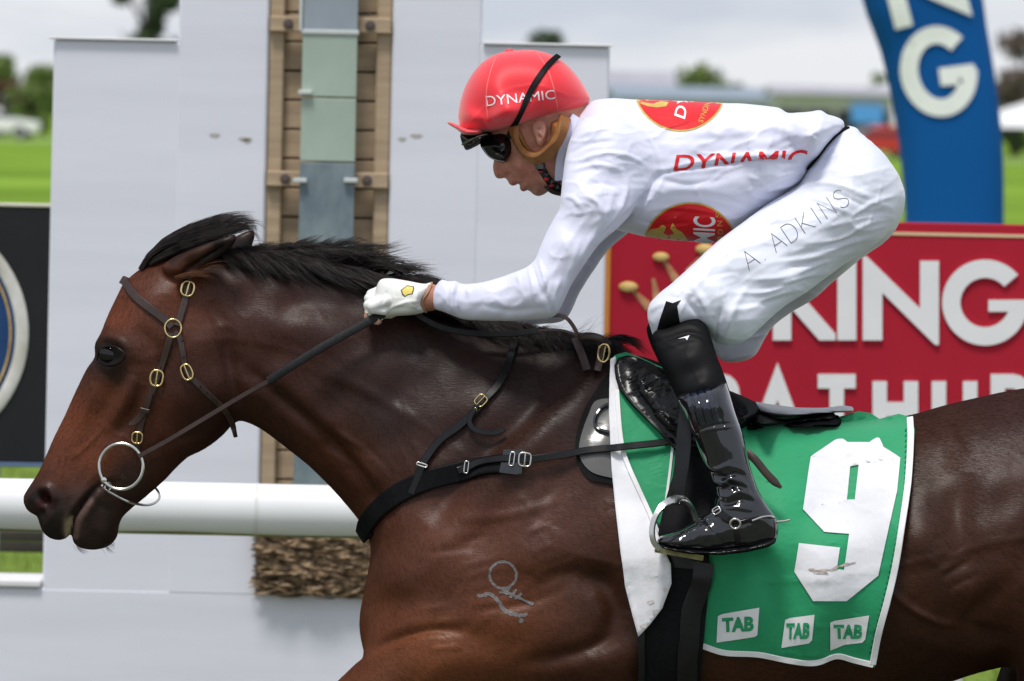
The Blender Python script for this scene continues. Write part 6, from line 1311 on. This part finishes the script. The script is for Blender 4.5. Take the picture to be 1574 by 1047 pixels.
vis = Inf([(708, 206), (730, 205), (752, 202), (760, 206), (745, 217), (730, 226), (716, 231), (713, 226), (709, 217)], [(720, 215, .07), (745, 208, .085)], 0, 1.0, 2); V, Q = solid([vis], .0022); obj('spare_goggles', V, Q, M_bgl, hel_o, True)
V, F = [], []; B_v = bvh(*solid([vis], .003)); strap('goggle_rim', [(711, 222), (722, 216), (735, 211), (748, 207)], 3, [B_v], pm('rim_olive', (.10, .09, .06), .3), hel_o, .0004, .0016)
# chin straps, padding
hp = [B_j]
lea = Inf([(785, 199), (800, 194), (806, 206), (812, 220), (821, 229), (831, 229), (838, 222), (842, 205), (842, 184), (860, 180), (879, 176), (878, 190), (870, 207), (860, 223), (849, 237), (838, 246), (826, 249), (815, 245), (804, 231), (794, 215)], [(801, 214, .092), (826, 239, .092), (856, 206, .100), (845, 228, .096)], 0, 1.0, 2); V, Q = solid([lea], .0022)
V = strokes(V, Q, [([(797, 200), (808, 222), (824, 236), (838, 234), (852, 216), (864, 186)], 5, .003), ([(802, 218), (812, 214)], 2, .001), ([(850, 226), (858, 232)], 2, -.001)]); obj('helmet_padding', V, Q, M_tanl, hel_o, True); B_le = bvh(V, Q)
strap('padding_rim', [(793, 201), (798, 214), (806, 228), (818, 239), (831, 241), (843, 232), (853, 217), (861, 200), (868, 182)], 19, [B_j, B_le], M_tanl, hel_o, .002, .010, sm=4, nsm=12)
gog = Inf([(738, 222), (748, 209), (760, 204), (778, 199), (787, 206), (792, 220), (788, 236), (780, 250), (773, 251), (762, 247), (752, 242), (743, 232)], [(755, 225, .064), (780, 222, .078)], 0, 1.0, 2); V, Q = solid([gog], .0022); V = strokes(V, Q, [([(741, 224), (752, 241), (766, 248), (780, 250)], 2.5, .002), ([(786, 206), (791, 220), (781, 248)], 3, .002)]); gg_ = obj('goggles', V, Q, M_bgl, t_j, True); B_go = bvh(V, Q)
strap('lens_edge', [(742, 226), (752, 240), (764, 246), (776, 248)], 2.2, [B_go], pm('lens_edge', (.45, .46, .48), .25), gg_, .0004, .001, sm=1); strap('lens_tint', [(784, 212), (789, 222), (784, 238), (777, 248)], 6, [B_go], pm('lens_brown', (.10, .03, .015), .15, coat=.8), gg_, .0003, .001)
strap('goggle_strap', [(783, 212), (786, 202), (791, 190), (800, 172), (810, 152), (822, 130), (834, 112), (846, 97), (857, 88)], 9, [B_hl, B_go, B_le, B_j], M_sock, hel_o, .0022, .003, sm=3)
buckle('strap_buckle', 788, 196, 5.5, 6, .5, [B_hl, B_go, B_le], M_brass, hel_o, .006, .0014, 4)
M_redc = pm('chain_red', (.45, .02, .02), .5)
cp = cr_spline(np.array([W(828, 250, -.068), W(834, 262, -.066), (W(842, 275, -.060)), W(852, 286, -.05), W(862, 291, -.04)]), .004)
MB().tube(cp, .0075, 10).build('chin_strap', M_blk, hel_o)
for k, i in enumerate(np.linspace(3, len(cp) - 4, 7).astype(int)):
    MB().lathe(cp[i] + np.array([.003 * (-1) ** k, -.006, 0]), [(.0015, -.004), (.0045, -.002), (.0045, .002), (.0015, .004)], 10, 1).build('bead', M_redc if k % 2 else M_bgl, hel_o)
MB().bbox(W(824, 249, -.080), W(838, 263, -.064), .004).build('strap_clip', M_pat, hel_o)
MB().tube(cr_spline(np.array([W(842, 284, -.045), W(850, 291, -.035), W(860, 294, -.02), W(862, 294, .02)]), .004), .009, 10).build('chin_cup', pm('cup_brown', (.05, .025, .02), .5), hel_o)
# collar
strap('collar', [(884, 180), (874, 200), (866, 225), (860, 250), (858, 275)], 14, [B_s, B_j], M_silk, t_j, .002, .004, sm=4)
